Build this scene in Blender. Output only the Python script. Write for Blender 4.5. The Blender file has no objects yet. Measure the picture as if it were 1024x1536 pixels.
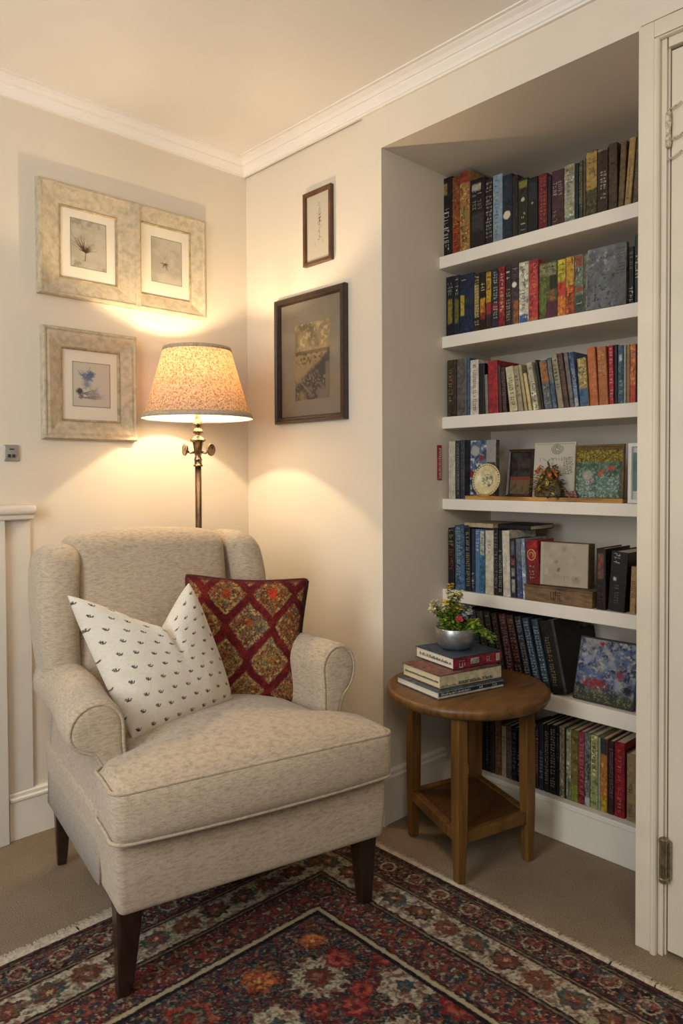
import bpy, bmesh, math, random
import numpy as np
from mathutils import Vector, Matrix
PI = math.pi
SC = bpy.context.scene
COL = SC.collection
RND = random.Random(7)

# ------------------------------------------------------------------ camera model
F, YAW, PIT, ROLL, SY = 1091.1, 43.457, 1.25, -.273, -31.92
CAM = Vector((-1.746, -2.389, 1.155))
_a, _b, _c = [math.radians(q) for q in (YAW, PIT, ROLL)]
DIR = Vector((math.sin(_a)*math.cos(_b), math.cos(_a)*math.cos(_b), -math.sin(_b)))
_r = Vector((math.cos(_a), -math.sin(_a), 0)); _u = _r.cross(DIR)
RT = _r*math.cos(_c)+_u*math.sin(_c); UP = -_r*math.sin(_c)+_u*math.cos(_c)
def ray(x, y): return DIR+RT*((x-512)/F)+UP*((768+SY-y)/F)
def onX(x, y, k):
    v = ray(x, y); return CAM+v*((k-CAM.x)/v.x)
cd = bpy.data.cameras.new('camera'); cam = bpy.data.objects.new('camera', cd); COL.objects.link(cam)
cam.matrix_world = Matrix(((RT.x, UP.x, -DIR.x, CAM.x), (RT.y, UP.y, -DIR.y, CAM.y), (RT.z, UP.z, -DIR.z, CAM.z), (0, 0, 0, 1)))
cd.sensor_fit = 'HORIZONTAL'; cd.sensor_width = 36; cd.lens = F/1024*36; cd.shift_y = SY/1024; cd.clip_start = .02
SC.camera = cam

# ------------------------------------------------------------------ colour + materials
def lin(c):
    if isinstance(c, str):
        c = c.lstrip('#'); c = [int(c[i:i+2], 16)/255 for i in (0, 2, 4)]
    return [q/12.92 if q <= .04045 else ((q+.055)/1.055)**2.4 for q in c]
def lin4(c): return (*lin(c), 1)
class NT:
    def __init__(s, m):
        m.use_nodes = True; s.t = m.node_tree; s.t.nodes.clear()
        s.out = s.t.nodes.new('ShaderNodeOutputMaterial')
    def n(s, ty, **k):
        o = s.t.nodes.new(ty)
        for a, v in k.items():
            if a.startswith('i_'): o.inputs[a[2:].replace('_', ' ')].default_value = v
            else: setattr(o, a, v)
        return o
    def l(s, a, b): s.t.links.new(a, b)
def coords(N, stretch=None, kind='Object', rot=(0, 0, 0)):
    tc = N.n('ShaderNodeTexCoord'); mp = N.n('ShaderNodeMapping')
    N.l(tc.outputs[kind], mp.inputs['Vector'])
    if stretch: mp.inputs['Scale'].default_value = stretch
    mp.inputs['Rotation'].default_value = rot
    return mp.outputs['Vector']
def noise(N, vec, scale, detail=4, rough=.6, dist=0):
    t = N.n('ShaderNodeTexNoise'); t.inputs['Scale'].default_value = scale; t.inputs['Detail'].default_value = detail
    t.inputs['Roughness'].default_value = rough; t.inputs['Distortion'].default_value = dist
    N.l(vec, t.inputs['Vector']); return t.outputs['Fac']
def ramp(N, fac, stops):
    r = N.n('ShaderNodeValToRGB'); e = r.color_ramp.elements
    while len(e) < len(stops): e.new(.5)
    for q, (p, c) in zip(e, stops): q.position = p; q.color = lin4(c) if isinstance(c, str) else (c, c, c, 1)
    N.l(fac, r.inputs['Fac']); return r.outputs['Color']
def shade(c, k):
    c = c.lstrip('#'); v = [max(0, min(255, int(int(c[i:i+2], 16)*k))) for i in (0, 2, 4)]
    return '%02x%02x%02x' % tuple(v)
MC = {}
def M(name, col, rough=.6, var=.08, scale=25, bump=0., bscale=300, metal=0., stretch=None, spec=.4, sheen=0., detail=4, lo=.3, hi=.7):
    key = (name, col)
    if key in MC: return MC[key]
    m = bpy.data.materials.new(name); N = NT(m)
    p = N.n('ShaderNodeBsdfPrincipled'); p.inputs['Roughness'].default_value = rough; p.inputs['Metallic'].default_value = metal
    p.inputs['Specular IOR Level'].default_value = spec
    if sheen: p.inputs['Sheen Weight'].default_value = sheen
    v = coords(N, stretch)
    f = noise(N, v, scale, detail)
    N.l(ramp(N, f, [(lo, shade(col, 1-var)), (hi, shade(col, 1+var))]), p.inputs['Base Color'])
    if bump:
        b = N.n('ShaderNodeBump'); b.inputs['Strength'].default_value = bump; b.inputs['Distance'].default_value = .002
        N.l(noise(N, v, bscale, 2), b.inputs['Height']); N.l(b.outputs['Normal'], p.inputs['Normal'])
    N.l(p.outputs['BSDF'], N.out.inputs['Surface']); MC[key] = m; return m
def Mcol(name='painted_surface', rough=.7, spec=.3, bump=0., bscale=400, sheen=0.):
    key = (name,)
    if key in MC: return MC[key]
    m = bpy.data.materials.new(name); N = NT(m); p = N.n('ShaderNodeBsdfPrincipled')
    p.inputs['Roughness'].default_value = rough; p.inputs['Specular IOR Level'].default_value = spec
    if sheen: p.inputs['Sheen Weight'].default_value = sheen
    a = N.n('ShaderNodeAttribute', attribute_name='Col'); N.l(a.outputs['Color'], p.inputs['Base Color'])
    if bump:
        b = N.n('ShaderNodeBump'); b.inputs['Strength'].default_value = bump; b.inputs['Distance'].default_value = .002
        N.l(noise(N, coords(N), bscale, 2), b.inputs['Height']); N.l(b.outputs['Normal'], p.inputs['Normal'])
    N.l(p.outputs['BSDF'], N.out.inputs['Surface']); MC[key] = m; return m

# ------------------------------------------------------------------ objects
def link(name, me, mats, parent=None, smooth=False, mw=None):
    o = bpy.data.objects.new(name, me); COL.objects.link(o)
    for m in (mats if isinstance(mats, (list, tuple)) else [mats]):
        if m: me.materials.append(m)
    if parent: o.parent = parent
    if mw is not None: o.matrix_world = mw
    if smooth: me.polygons.foreach_set('use_smooth', [True]*len(me.polygons))
    return o
def tag(o, label, cat=None, group=None, kind=None):
    if label: o['label'] = label
    if cat: o['category'] = cat
    if group: o['group'] = group
    if kind: o['kind'] = kind
    return o
def thing(name, label, cat, mw=None, group=None):
    o = bpy.data.objects.new(name, None); COL.objects.link(o); o.empty_display_size = .05
    if mw is not None: o.matrix_world = mw
    return tag(o, label, cat, group)
def frameM(o, U, V, N):
    U, V, N = Vector(U), Vector(V), Vector(N); o = Vector(o)
    return Matrix(((U.x, V.x, N.x, o.x), (U.y, V.y, N.y, o.y), (U.z, V.z, N.z, o.z), (0, 0, 0, 1)))
def T(x, y, z, rz=0): return Matrix.Translation((x, y, z)) @ Matrix.Rotation(rz, 4, 'Z')
class MB:
    """collects verts / faces, builds one mesh"""
    def __init__(s): s.v = []; s.f = []; s.m = []; s.k = 0
    def mat(s, i): s.k = i; return s
    def add(s, vs, fs):
        b = len(s.v); s.v += [tuple(q) for q in vs]; s.f += [tuple(i+b for i in f) for f in fs]; s.m += [s.k]*len(fs); return s
    def box(s, x0, x1, y0, y1, z0, z1, M4=None):
        vs = [Vector((x, y, z)) for x in (x0, x1) for y in (y0, y1) for z in (z0, z1)]
        if M4: vs = [M4 @ q for q in vs]
        return s.add(vs, [(0, 1, 3, 2), (4, 6, 7, 5), (0, 4, 5, 1), (2, 3, 7, 6), (0, 2, 6, 4), (1, 5, 7, 3)])
    def quad(s, a, b, c, d): return s.add([a, b, c, d], [(0, 1, 2, 3)])
    def loft(s, rings, closed=True, caps=True):
        n = len(rings[0]); vs = [p for r in rings for p in r]; fs = []
        for i in range(len(rings)-1):
            for j in range(n if closed else n-1):
                k = (j+1) % n; fs.append((i*n+j, i*n+k, (i+1)*n+k, (i+1)*n+j))
        if caps and closed:
            fs.append(tuple(range(n-1, -1, -1))); fs.append(tuple((len(rings)-1)*n+j for j in range(n)))
        return s.add(vs, fs)
    def lathe(s, prof, n=32, o=(0, 0, 0), caps=True):
        rings = [[(o[0]+r*math.cos(2*PI*j/n), o[1]+r*math.sin(2*PI*j/n), o[2]+z) for j in range(n)] for r, z in prof]
        return s.loft(rings, caps=caps)
    def tube(s, path, r, n=8, closed=False):
        P = [Vector(p) for p in path]; L = len(P); rings = []; up = Vector((0, 0, 1)); prev = None
        for i, p in enumerate(P):
            a = P[(i-1) % L] if (closed or i) else P[0]; b = P[(i+1) % L] if (closed or i < L-1) else P[-1]
            t = (b-a); t = t.normalized() if t.length > 1e-9 else Vector((0, 0, 1))
            if prev is None:
                x = t.cross(up)
                if x.length < .1: x = t.cross(Vector((1, 0, 0)))
            else: x = prev-t*prev.dot(t)
            x.normalize(); prev = x; y = t.cross(x)
            rr = r[i] if isinstance(r, (list, tuple)) else r
            rings.append([p+x*(rr*math.cos(2*PI*j/n))+y*(rr*math.sin(2*PI*j/n)) for j in range(n)])
        if closed: return s.loft(rings+[rings[0]], caps=False)
        return s.loft(rings)
    def map(s, fn): s.v = [tuple(fn(*q)) for q in s.v]; return s
    def build(s, name, mats, parent=None, smooth=False, mw=None, bev=0, sub=0, auto=None):
        me = bpy.data.meshes.new(name); me.from_pydata(s.v, [], s.f)
        bm = bmesh.new(); bm.from_mesh(me)
        bmesh.ops.recalc_face_normals(bm, faces=bm.faces); 
        bm.to_mesh(me); bm.free()
        me.polygons.foreach_set('material_index', s.m)
        o = link(name, me, mats, parent, smooth or bool(sub), mw)
        if bev:
            b = o.modifiers.new('bevel', 'BEVEL'); b.width = bev; b.segments = 2; b.limit_method = 'ANGLE'; b.angle_limit = .6
        if sub:
            q = o.modifiers.new('sub', 'SUBSURF'); q.levels = q.render_levels = sub
        return o
def _axis(h, r, n):
    k = max(2, n//4); a = [-h+r*(1-math.cos(PI/2*i/k)) for i in range(k)]
    m = max(2, n-2*k); mid = [-h+r+(2*h-2*r)*i/m for i in range(m+1)]
    return a+mid+[-q for q in a[::-1]]
def rbox(x0, x1, y0, y1, z0, z1, r, seg=12, fn=None):
    """rounded box as MB; seg per axis; fn deforms points"""
    c = ((x0+x1)/2, (y0+y1)/2, (z0+z1)/2); h = ((x1-x0)/2, (y1-y0)/2, (z1-z0)/2)
    seg = (seg,)*3 if isinstance(seg, int) else seg
    A = [_axis(h[i], min(r, h[i]*.98), seg[i]) for i in range(3)]
    idx = {}; vs = []; fs = []
    def V(i, j, k):
        if (i, j, k) not in idx:
            q = Vector((A[0][i], A[1][j], A[2][k])); inn = Vector([max(-(h[a]-r), min(h[a]-r, q[a])) if h[a] > r else 0 for a in range(3)])
            d = q-inn
            if d.length > 1e-9: q = inn+d.normalized()*r if all(h[a] > r for a in range(3)) else q
            idx[(i, j, k)] = len(vs); vs.append((q.x+c[0], q.y+c[1], q.z+c[2]))
        return idx[(i, j, k)]
    n = [len(a)-1 for a in A]
    for ax in range(3):
        b, d = [(1, 2), (2, 0), (0, 1)][ax]
        for e in (0, n[ax]):
            for i in range(n[b]):
                for j in range(n[d]):
                    q = []
                    for (ii, jj) in ((i, j), (i+1, j), (i+1, j+1), (i, j+1)):
                        t = [0, 0, 0]; t[ax] = e; t[b] = ii; t[d] = jj; q.append(V(*t))
                    fs.append(tuple(q if e else q[::-1]))
    m = MB(); m.add([fn(*p) for p in vs] if fn else vs, fs); return m
def struct(name, mb, m, **k):
    o = mb.build(name, m, **k); o['kind'] = 'structure'; return o

# ------------------------------------------------------------------ vectorised painting helpers (colours in sRGB 0..1)
def H(c): c = c.lstrip('#'); return np.array([int(c[i:i+2], 16)/255 for i in (0, 2, 4)])
def vn(x, y, seed=0):
    xi = np.floor(x).astype(np.int64); yi = np.floor(y).astype(np.int64); xf = x-xi; yf = y-yi
    def h(a, b):
        n = (a*374761393+b*668265263+seed*974711) & 0xffffffff
        n = ((n ^ (n >> 13))*1274126177) & 0xffffffff; return ((n ^ (n >> 16)) & 0xffff)/65535.
    xf = xf*xf*(3-2*xf); yf = yf*yf*(3-2*yf)
    return (h(xi, yi)*(1-xf)+h(xi+1, yi)*xf)*(1-yf)+(h(xi, yi+1)*(1-xf)+h(xi+1, yi+1)*xf)*yf
def fbm(x, y, seed=0, o=4):
    s = 0; a = .5; t = 0
    for i in range(o): s = s+a*vn(x*2**i, y*2**i, seed+i*17); t += a; a *= .55
    return s/t
def sm(a, b, x): t = np.clip((x-a)/(b-a), 0, 1); return t*t*(3-2*t)
def mix(A, B, k): k = np.asarray(k)[..., None]; return A*(1-k)+B*k
def grid_mesh(name, P, C, mat, parent=None, mw=None, closed_back=False, smooth=True):
    ny, nx = P.shape[:2]; me = bpy.data.meshes.new(name)
    me.vertices.add(nx*ny); me.vertices.foreach_set('co', P.reshape(-1).astype(np.float32))
    i = np.arange(ny*nx).reshape(ny, nx); q = np.stack([i[:-1, :-1], i[:-1, 1:], i[1:, 1:], i[1:, :-1]], -1).reshape(-1, 4)
    me.loops.add(q.size); me.loops.foreach_set('vertex_index', q.reshape(-1).astype(np.int32))
    me.polygons.add(len(q)); me.polygons.foreach_set('loop_start', np.arange(0, q.size, 4, dtype=np.int32))
    me.update(calc_edges=True)
    a = me.color_attributes.new('Col', 'FLOAT_COLOR', 'POINT')
    c = np.clip(C, 0, 1); c = np.where(c <= .04045, c/12.92, ((c+.055)/1.055)**2.4)
    a.data.foreach_set('color', np.concatenate([c.reshape(-1, 3), np.ones((nx*ny, 1))], 1).reshape(-1).astype(np.float32))
    return link(name, me, mat, parent, smooth, mw)
class Cv:
    """small canvas; u,v in metres from its bottom-left"""
    def __init__(s, w, h, bg, res=.0012, seed=1):
        s.w, s.h = w, h; nx, ny = max(8, int(w/res)), max(8, int(h/res))
        s.u, s.v = np.meshgrid(np.linspace(0, w, nx), np.linspace(0, h, ny)); s.c = np.zeros((ny, nx, 3))+H(bg); s.sd = seed
        s.R = random.Random(seed)
    def n(s, f, seed=0, o=4): return fbm(s.u*f+7, s.v*f+3, s.sd*31+seed, o)
    def tint(s, col, k): s.c = mix(s.c, H(col), np.clip(k, 0, 1)); return s
    def blotch(s, f, col, lo, hi, seed=0, mask=1): return s.tint(col, sm(lo, hi, s.n(f, seed))*mask)
    def disc(s, x, y, r, col, soft=.3, wob=0, asp=1):
        d = np.hypot(s.u-x, (s.v-y)*asp)+wob*(s.n(300, 5)-.5)
        return s.tint(col, 1-sm(r*(1-soft), r*(1+soft*.3), d))
    def rect(s, x0, x1, y0, y1, col, k=1, soft=.0015):
        q = sm(x0-soft, x0, s.u)*(1-sm(x1, x1+soft, s.u))*sm(y0-soft, y0, s.v)*(1-sm(y1, y1+soft, s.v)); return s.tint(col, q*k)
    def stroke(s, x0, y0, x1, y1, w, col, k=1):
        dx, dy = x1-x0, y1-y0; L = dx*dx+dy*dy+1e-12; t = np.clip(((s.u-x0)*dx+(s.v-y0)*dy)/L, 0, 1)
        d = np.hypot(s.u-x0-t*dx, s.v-y0-t*dy); return s.tint(col, (1-sm(w*.5, w, d))*k)
    def script(s, x0, x1, y, h, col, k=1, w=.0009):
        x = x0
        while x < x1:
            a = s.R.uniform(.4, .8)*h
            for _ in range(s.R.choice((2, 3))):
                s.stroke(x+s.R.uniform(0, a), y+s.R.uniform(0, h), x+s.R.uniform(0, a), y+s.R.uniform(0, h), w, col, k)
            x += a*1.25
        return s
    def mesh(s, name, mat, parent, off=(0, 0, 0)):
        P = np.stack([s.u+off[0], s.v+off[1], np.zeros_like(s.u)+off[2]], -1); g = s.c.mean(-1, keepdims=True); return grid_mesh(name, P, (g+(s.c-g)*.84)*.91, mat, parent, smooth=False)

# ================================================================== SETTING
WALLC = 'dbcfbb'
def wallmat(name, col, rough=.75):
    return M(name, col, rough, .012, 1.6, bump=.08, bscale=350, spec=.25, detail=3)
m_wall = wallmat('wall_paint', WALLC); m_ceil = wallmat('ceiling_paint', 'e9e2d8'); m_trim = M('trim_paint', 'e6ddcd', .45, .02, 3, bump=.05, bscale=60)
m_trim2 = M('casing_paint', 'd9ccb4', .45, .03, 4, bump=.05, bscale=60)
m_panel = M('panel_paint', 'd6cebf', .5, .02, 3)
HC = 2.392; RX = 2.25
ALC0, ALC1, ALT, ALD = -.75, -1.604, 2.216, .60
struct('wall_left', MB().box(-3.2, .12, 0, .12, -.01, HC+.1), m_wall)
struct('wall_right', MB().box(0, .12, -.663, 0, -.01, HC+.1), m_wall)
# projecting face frame and header of the alcove
w = MB(); w.box(-.008, .12, ALC0, -.663, -.01, HC+.1); w.box(-.008, .12, ALC1, ALC0, ALT, HC+.1); w.box(-.008, .12, -3.6, ALC1, 2.225, HC+.1)
w.box(-.002, .12, -1.672, ALC1, -.01, 2.225); w.box(-.002, .12, -3.6, -2.42, -.01, 2.225)
struct('wall_alcove_front', w, m_wall)
struct('wall_alcove_left', MB().box(.12, ALD+.1, ALC0, ALC0+.08, -.01, ALT+.1), m_wall)
struct('wall_alcove_right', MB().box(.12, ALD+.1, ALC1-.08, ALC1, -.01, ALT+.1), m_wall)
struct('wall_alcove_back', MB().box(ALD, ALD+.1, ALC1-.08, ALC0+.08, -.01, ALT+.1), m_wall)
struct('ceiling_alcove', MB().box(.12, ALD+.1, ALC1-.08, ALC0+.08, ALT, ALT+.1), m_wall)
struct('ceiling', MB().box(-3.2, .12, -3.6, .12, HC, HC+.1), m_ceil)
# cornice (profile: out from wall, height)
prof = [(0, -.052), (.010, -.052), (.010, -.046), (.014, -.044), (.018, -.036), (.028, -.026), (.028, -.021), (.033, -.020), (.042, -.012), (.056, -.006), (.056, -.004), (.068, -.004), (.068, 0), (0, 0)]
def sweep_L(prof, z0, xend, yend, outx=0):
    mb = MB()
    r0 = [(xend, -d, z0+h) for d, h in prof]; r1 = [(-d-outx, -d, z0+h) for d, h in prof]; r2 = [(-d-outx, yend, z0+h) for d, h in prof]
    return mb.loft([r0, r1, r2])
struct('trim_1', sweep_L(prof, HC, -3.2, -3.6, .008), m_ceil)
# carpet
m = bpy.data.materials.new('carpet'); N = NT(m); p = N.n('ShaderNodeBsdfPrincipled'); p.inputs['Roughness'].default_value = .95; p.inputs['Specular IOR Level'].default_value = .1
v = coords(N); f1 = noise(N, v, 260, 3, .7); f2 = noise(N, v, 6, 4)
mx = N.n('ShaderNodeMix', data_type='RGBA'); mx.inputs[0].default_value = .35
N.l(ramp(N, f1, [(.3, '6a5946'), (.7, 'b09c80')]), mx.inputs[6]); N.l(ramp(N, f2, [(.35, '7a6852'), (.65, '9a8770')]), mx.inputs[7])
N.l(mx.outputs[2], p.inputs['Base Color']); b = N.n('ShaderNodeBump'); b.inputs['Strength'].default_value = .9; b.inputs['Distance'].default_value = .004
N.l(f1, b.inputs['Height']); N.l(b.outputs['Normal'], p.inputs['Normal']); N.l(p.outputs['BSDF'], N.out.inputs['Surface'])
struct('floor', MB().box(-3.2, ALD+.1, -3.6, .12, -.1, 0), m)
# baseboards
bp = [(0, 0), (.016, 0), (.016, .122), (.022, .125), (.022, .132), (.017, .136), (.017, .146), (.010, .150), (0, .150)]
def ext(prof, a, b, nrm):
    a, b, nrm = Vector(a), Vector(b), Vector(nrm)
    return MB().loft([[p0+nrm*d+Vector((0, 0, h)) for d, h in prof] for p0 in (a, b)])
struct('baseboard_left', ext(bp, (-.945, 0, 0), (0, 0, 0), (0, -1, 0)), m_trim)
bp2 = [(d, h*1.17) for d, h in bp]
struct('baseboard_right', ext(bp2, (-0, -.016, 0), (0, -.655, 0), (-1, 0, 0)), m_trim)
struct('baseboard_alcove_front', ext(bp2, (-.008, -.655, 0), (-.008, ALC0-.02, 0), (-1, 0, 0)), m_trim)
struct('baseboard_alcove_side', ext(bp2, (-.01, ALC0, 0), (.303, ALC0, 0), (0, -1, 0)), m_trim)
# low panelled boxing at the far left with a rounded ledge
struct('trim_2', MB().box(-3.2, -.952, -.034, 0, 0, 1.032), m_panel, bev=.003)
struct('trim_3', MB().box(-.952, -.868, -.012, 0, .150, 1.032), m_panel, bev=.002)
struct('trim_4', rbox(-3.2, -.858, -.052, .004, 1.034, 1.066, .013, 8), m_trim, smooth=True)
struct('trim_5', rbox(-3.2, -.866, -.040, .004, 1.018, 1.036, .006, 8), m_trim, smooth=True)
# door casing + door at the right
c = MB(); YD = -1.672
c.box(-.020, 0, -1.641, ALC1, 0, 2.216); c.box(-.020, 0, -2.46, -1.641, 2.178, 2.216)
struct('trim_6', c, m_trim2, bev=.002)
c = MB()
c.tube([(-.018, -1.648, 0), (-.018, -1.648, 2.170), (-.018, -2.45, 2.170)], .0085, 10)
c.box(-.012, .004, YD+.004, -1.640, 0, 2.178); c.box(-.012, .004, -2.45, YD, 2.146, 2.178)
struct('trim_7', c, m_trim2)
d = thing('door_1', None, None, T(0, 0, 0)); d['kind'] = 'structure'
dm = MB().box(.000, .035, -2.40, YD-.003, .012, 2.140); dm.box(-.004, .0, -1.80, -1.79, 1.25, 2.03)
MB().box(-.003, .035, -2.40, YD-.003, .012, 2.140).build('door_slab', m_trim2, d, bev=.002)
m_br = M('aged_brass', '8d8368', .35, .25, 60, metal=.85)
h = MB(); h.lathe([(.0085, .188), (.0085, .282)], 14, (-.018, YD, 0)); 
for z in (.180, .274): h.lathe([(.005, z), (.011, z+.004), (.011, z+.012), (.006, z+.016)], 14, (-.018, YD, 0))
h.box(-.016, -.004, YD-.014, YD+.012, .19, .28)
tag(h.build('hinge', m_br, d, smooth=False), 'tarnished metal barrel hinge')
h = MB(); h.lathe([(.006, 1.915), (.007, 1.93), (.005, 1.95), (.007, 1.97), (.006, 1.995)], 10, (-.012, YD, 0))
pr = random.Random(4)
for z, y, dy in ((1.885, -.010, .022), (2.000, -.014, .016), (1.93, -.022, .012)):
    h.tube([(-.014, YD+y+.012, z), (-.016, YD+y-.004, z+.003), (-.014, YD+y-dy, z+.002+dy*.5)], .0022, 6)
tag(h.build('hinge', M('painted_over_metal', 'b7aa90', .5, .3, 120), d), 'small hinge thick with old paint')

# switch plate
sw = thing('light_switch', 'small grey metal double switch plate on the wall above the ledge', 'light switch', frameM((-.943, 0, 1.203), (1, 0, 0), (0, 0, 1), (0, -1, 0)))
rbox(0, .046, 0, .052, 0, .007, .003, 8).build('plate', M('brushed_plate', 'a9a59c', .4, .08, 40, metal=.6), sw, smooth=True)
for x in (.014, .028):
    MB().box(x-.004, x+.004, .012, .022, .006, .012).build('toggle', M('dark_toggle', '38342f', .4), sw, bev=.001)
MB().box(.016, .030, .036, .040, .006, .009).build('rocker', M('dark_toggle', '38342f', .4), sw, bev=.001)

# bookcase
SXF = .303
bk = thing('built_in_bookcase', 'white painted built-in bookcase with six shelves filling the alcove', 'bookcase', T(.45, -1.18, 0))
m_shelf = M('shelf_paint', 'e2d9c9', .5, .02, 4)
SH = [(1.923, .042, SXF-.014), (1.644, .041, SXF), (1.359, .042, SXF), (1.068, .038, SXF), (.746, .042, SXF), (.455, .050, SXF)]
inv = bk.matrix_world.inverted()
for z, t, x0 in SH:
    o = MB().box(x0, ALD, ALC1, ALC0, z-t, z).build('shelf', m_shelf, None, bev=.002); o.parent = bk; o.matrix_parent_inverse = inv
o = MB().box(SXF, ALD, ALC1, ALC0, 0, .128).build('plinth', m_shelf, None, bev=.002); o.parent = bk; o.matrix_parent_inverse = inv
o = MB().box(SXF-.004, SXF+.012, ALC1, ALC0, .112, .129).build('plinth_lip', m_shelf, None, bev=.002); o.parent = bk; o.matrix_parent_inverse = inv
SZ = [s[0] for s in SH]+[.129]

# ================================================================== BOOKS
m_art = Mcol('painted_picture', .75, .2)
m_gloss = Mcol('printed_cover', .42, .35)
def bmat(col, gloss=.5):
    v = [int(col[i:i+2], 16) for i in (0, 2, 4)]; g = sum(v)/3; v = [int((g+(q-g)*.84)*.92) for q in v]; c2 = '%02x%02x%02x' % tuple(v)
    return M('cloth_cover_'+col, c2, gloss, .30 if g < 110 else .13, 55, bump=.12, bscale=500, detail=9, spec=.35, lo=.34, hi=.66)
m_pages = M('page_edges', 'd9cbab', .85, .12, 260, stretch=(1, 12, 1))
m_pages_dk = M('old_page_edges', 'a8946c', .85, .15, 260, stretch=(1, 12, 1))
class Book:
    """local: x depth from spine (0) inward, y thickness (centred), z up"""
    def __init__(s, D, t, h, cover, decor, seed=0, pages=m_pages, round_=.0015):
        s.D, s.t, s.h = D, t, h; s.R = random.Random(seed); s.mats = [bmat(cover)]; s.c = MB(); s.pages = pages
        b = min(.0026, t*.16)
        s.c.v = []; 
        r = min(.004, t*.25)
        # spine with softly rounded long edges, then two boards
        n = 5; pts = [(b*2.0, -t/2)]
        pts += [(r-r*math.sin(PI/2*i/n)*1, -t/2+r-r*math.cos(PI/2*i/n)) for i in range(n+1)]
        pts += [(r-r*math.cos(PI/2*i/n), t/2-r+r*math.sin(PI/2*i/n)) for i in range(n+1)]
        pts += [(b*2.0, t/2)]
        s.c.loft([[(x, y, z) for x, y in pts] for z in (0, h)])
        s.c.box(b*1.4, D, -t/2, -t/2+b, 0, h); s.c.box(b*1.4, D, t/2-b, t/2, 0, h)
        s.cv = None; s.soft = .0035
        if any(q[0] in 'bd' for q in decor):
            s.cv = Cv(t*.96, h-.0006, s.grey(cover), res=.0014, seed=seed+400); s.cv.blotch(90, s.grey(shade(cover, .6)), .5, .75, 1); s.cv.blotch(160, s.grey(shade(cover, 1.5)), .55, .75, 2)
        for q in decor: s.decor(*q)
        s.b = b
    def grey(s, col):
        v = [int(col[i:i+2], 16) for i in (0, 2, 4)]; g = sum(v)/3; return '%02x%02x%02x' % tuple(int((g+(q-g)*.88)*.9) for q in v)
    def slot(s, col):
        m = bmat(col)
        if m not in s.mats: s.mats.append(m)
        return s.mats.index(m)
    def decor(s, k, v0, v1, col, a=.1, b=.9):
        t, h, e = s.t, s.h, .0005; y0, y1 = t/2-a*t, t/2-b*t     # a..b across, image left to right
        z0, z1 = v0*h, v1*h
        if k in 'bd':                                             # canvas u runs left to right, v up
            c = s.cv; u0, u1 = a*c.w, b*c.w
            if k == 'd': c.disc((u0+u1)/2, (z0+z1)/2, (z1-z0)/2, col, .25, .004); return
            dz = .007*(c.n(90, 31)-.5); du = .003*(c.n(120, 32)-.5); f = s.soft
            q = sm(z0-f, z0+f, c.v+dz)*(1-sm(z1-f, z1+f, c.v+dz))
            if a > .03: q = q*sm(u0-.0008, u0+.0008, c.u+du)
            if b < .97: q = q*(1-sm(u1-.0008, u1+.0008, c.u+du))
            c.tint(s.grey(col), q*.95); c.tint(s.grey(shade(col, .62)), q*sm(.5, .7, c.n(110, 33))*.7); c.tint(s.grey(shade(col, 1.3)), q*sm(.55, .72, c.n(170, 34))*.5); return
        s.c.mat(s.slot(col))
        if k == 'zz': pass
        elif k == 'r':
            cy_, cz_, R_ = (y0+y1)/2, (z0+z1)/2, abs(y0-y1)*.46
            s.c.tube([(-e, cy_+R_*math.cos(2*PI*i/20), cz_+R_*1.2*math.sin(2*PI*i/20)) for i in range(20)], R_*.13, 5, closed=True)
            s.c.tube([(-e, cy_+R_*.5*math.cos(2*PI*i/9), cz_+R_*.6*math.sin(2*PI*i/9)) for i in range(7)], R_*.12, 5)
        else:
            w = abs(y0-y1); R = s.R; z = z1; e2 = e*1.6
            L = w*.8 if k == 't' else w*.5; L = max(.0035, min(L, .012))
            cols = 1 if k == 't' else 2
            while z-L > z0:
                for ci in range(cols):
                    ya = y1+w*ci/cols; yb = y1+w*(ci+.86)/cols; ww = yb-ya; st = max(.0008, min(.0016, ww*.16))
                    for _ in range(R.choice((2, 3))):
                        if R.random() < .5:
                            yy = ya+R.random()*(ww-st); a0 = z-L*.8*R.uniform(.7, 1); s.c.box(-e2, 0, yy, yy+st, a0, z-L*.05)
                        else:
                            zz = z-L*R.uniform(.1, .75); s.c.box(-e2, 0, ya+ww*R.uniform(0, .25), yb, zz, zz+st)
                z -= L*R.uniform(.9, 1.15)
                if R.random() < .12: z -= L*.7
        s.c.mat(0)
    def build(s, mw, label, group, name='book', cat='book'):
        root = thing(name, label, cat, mw, group)
        co = s.c.build('cover', s.mats, root)
        if s.cv is not None:
            c = s.cv; P = np.stack([np.full_like(c.u, -.00035), s.t*.48-c.u, c.v+.0003], -1); grid_mesh('spine_print', P, c.c, m_gloss, co, smooth=False)
        b = s.b; MB().box(b*2.2, s.D-.004, -s.t/2+b*.95, s.t/2-b*.95, .003, s.h-.0035).build('pages', s.pages, root)
        return root

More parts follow.
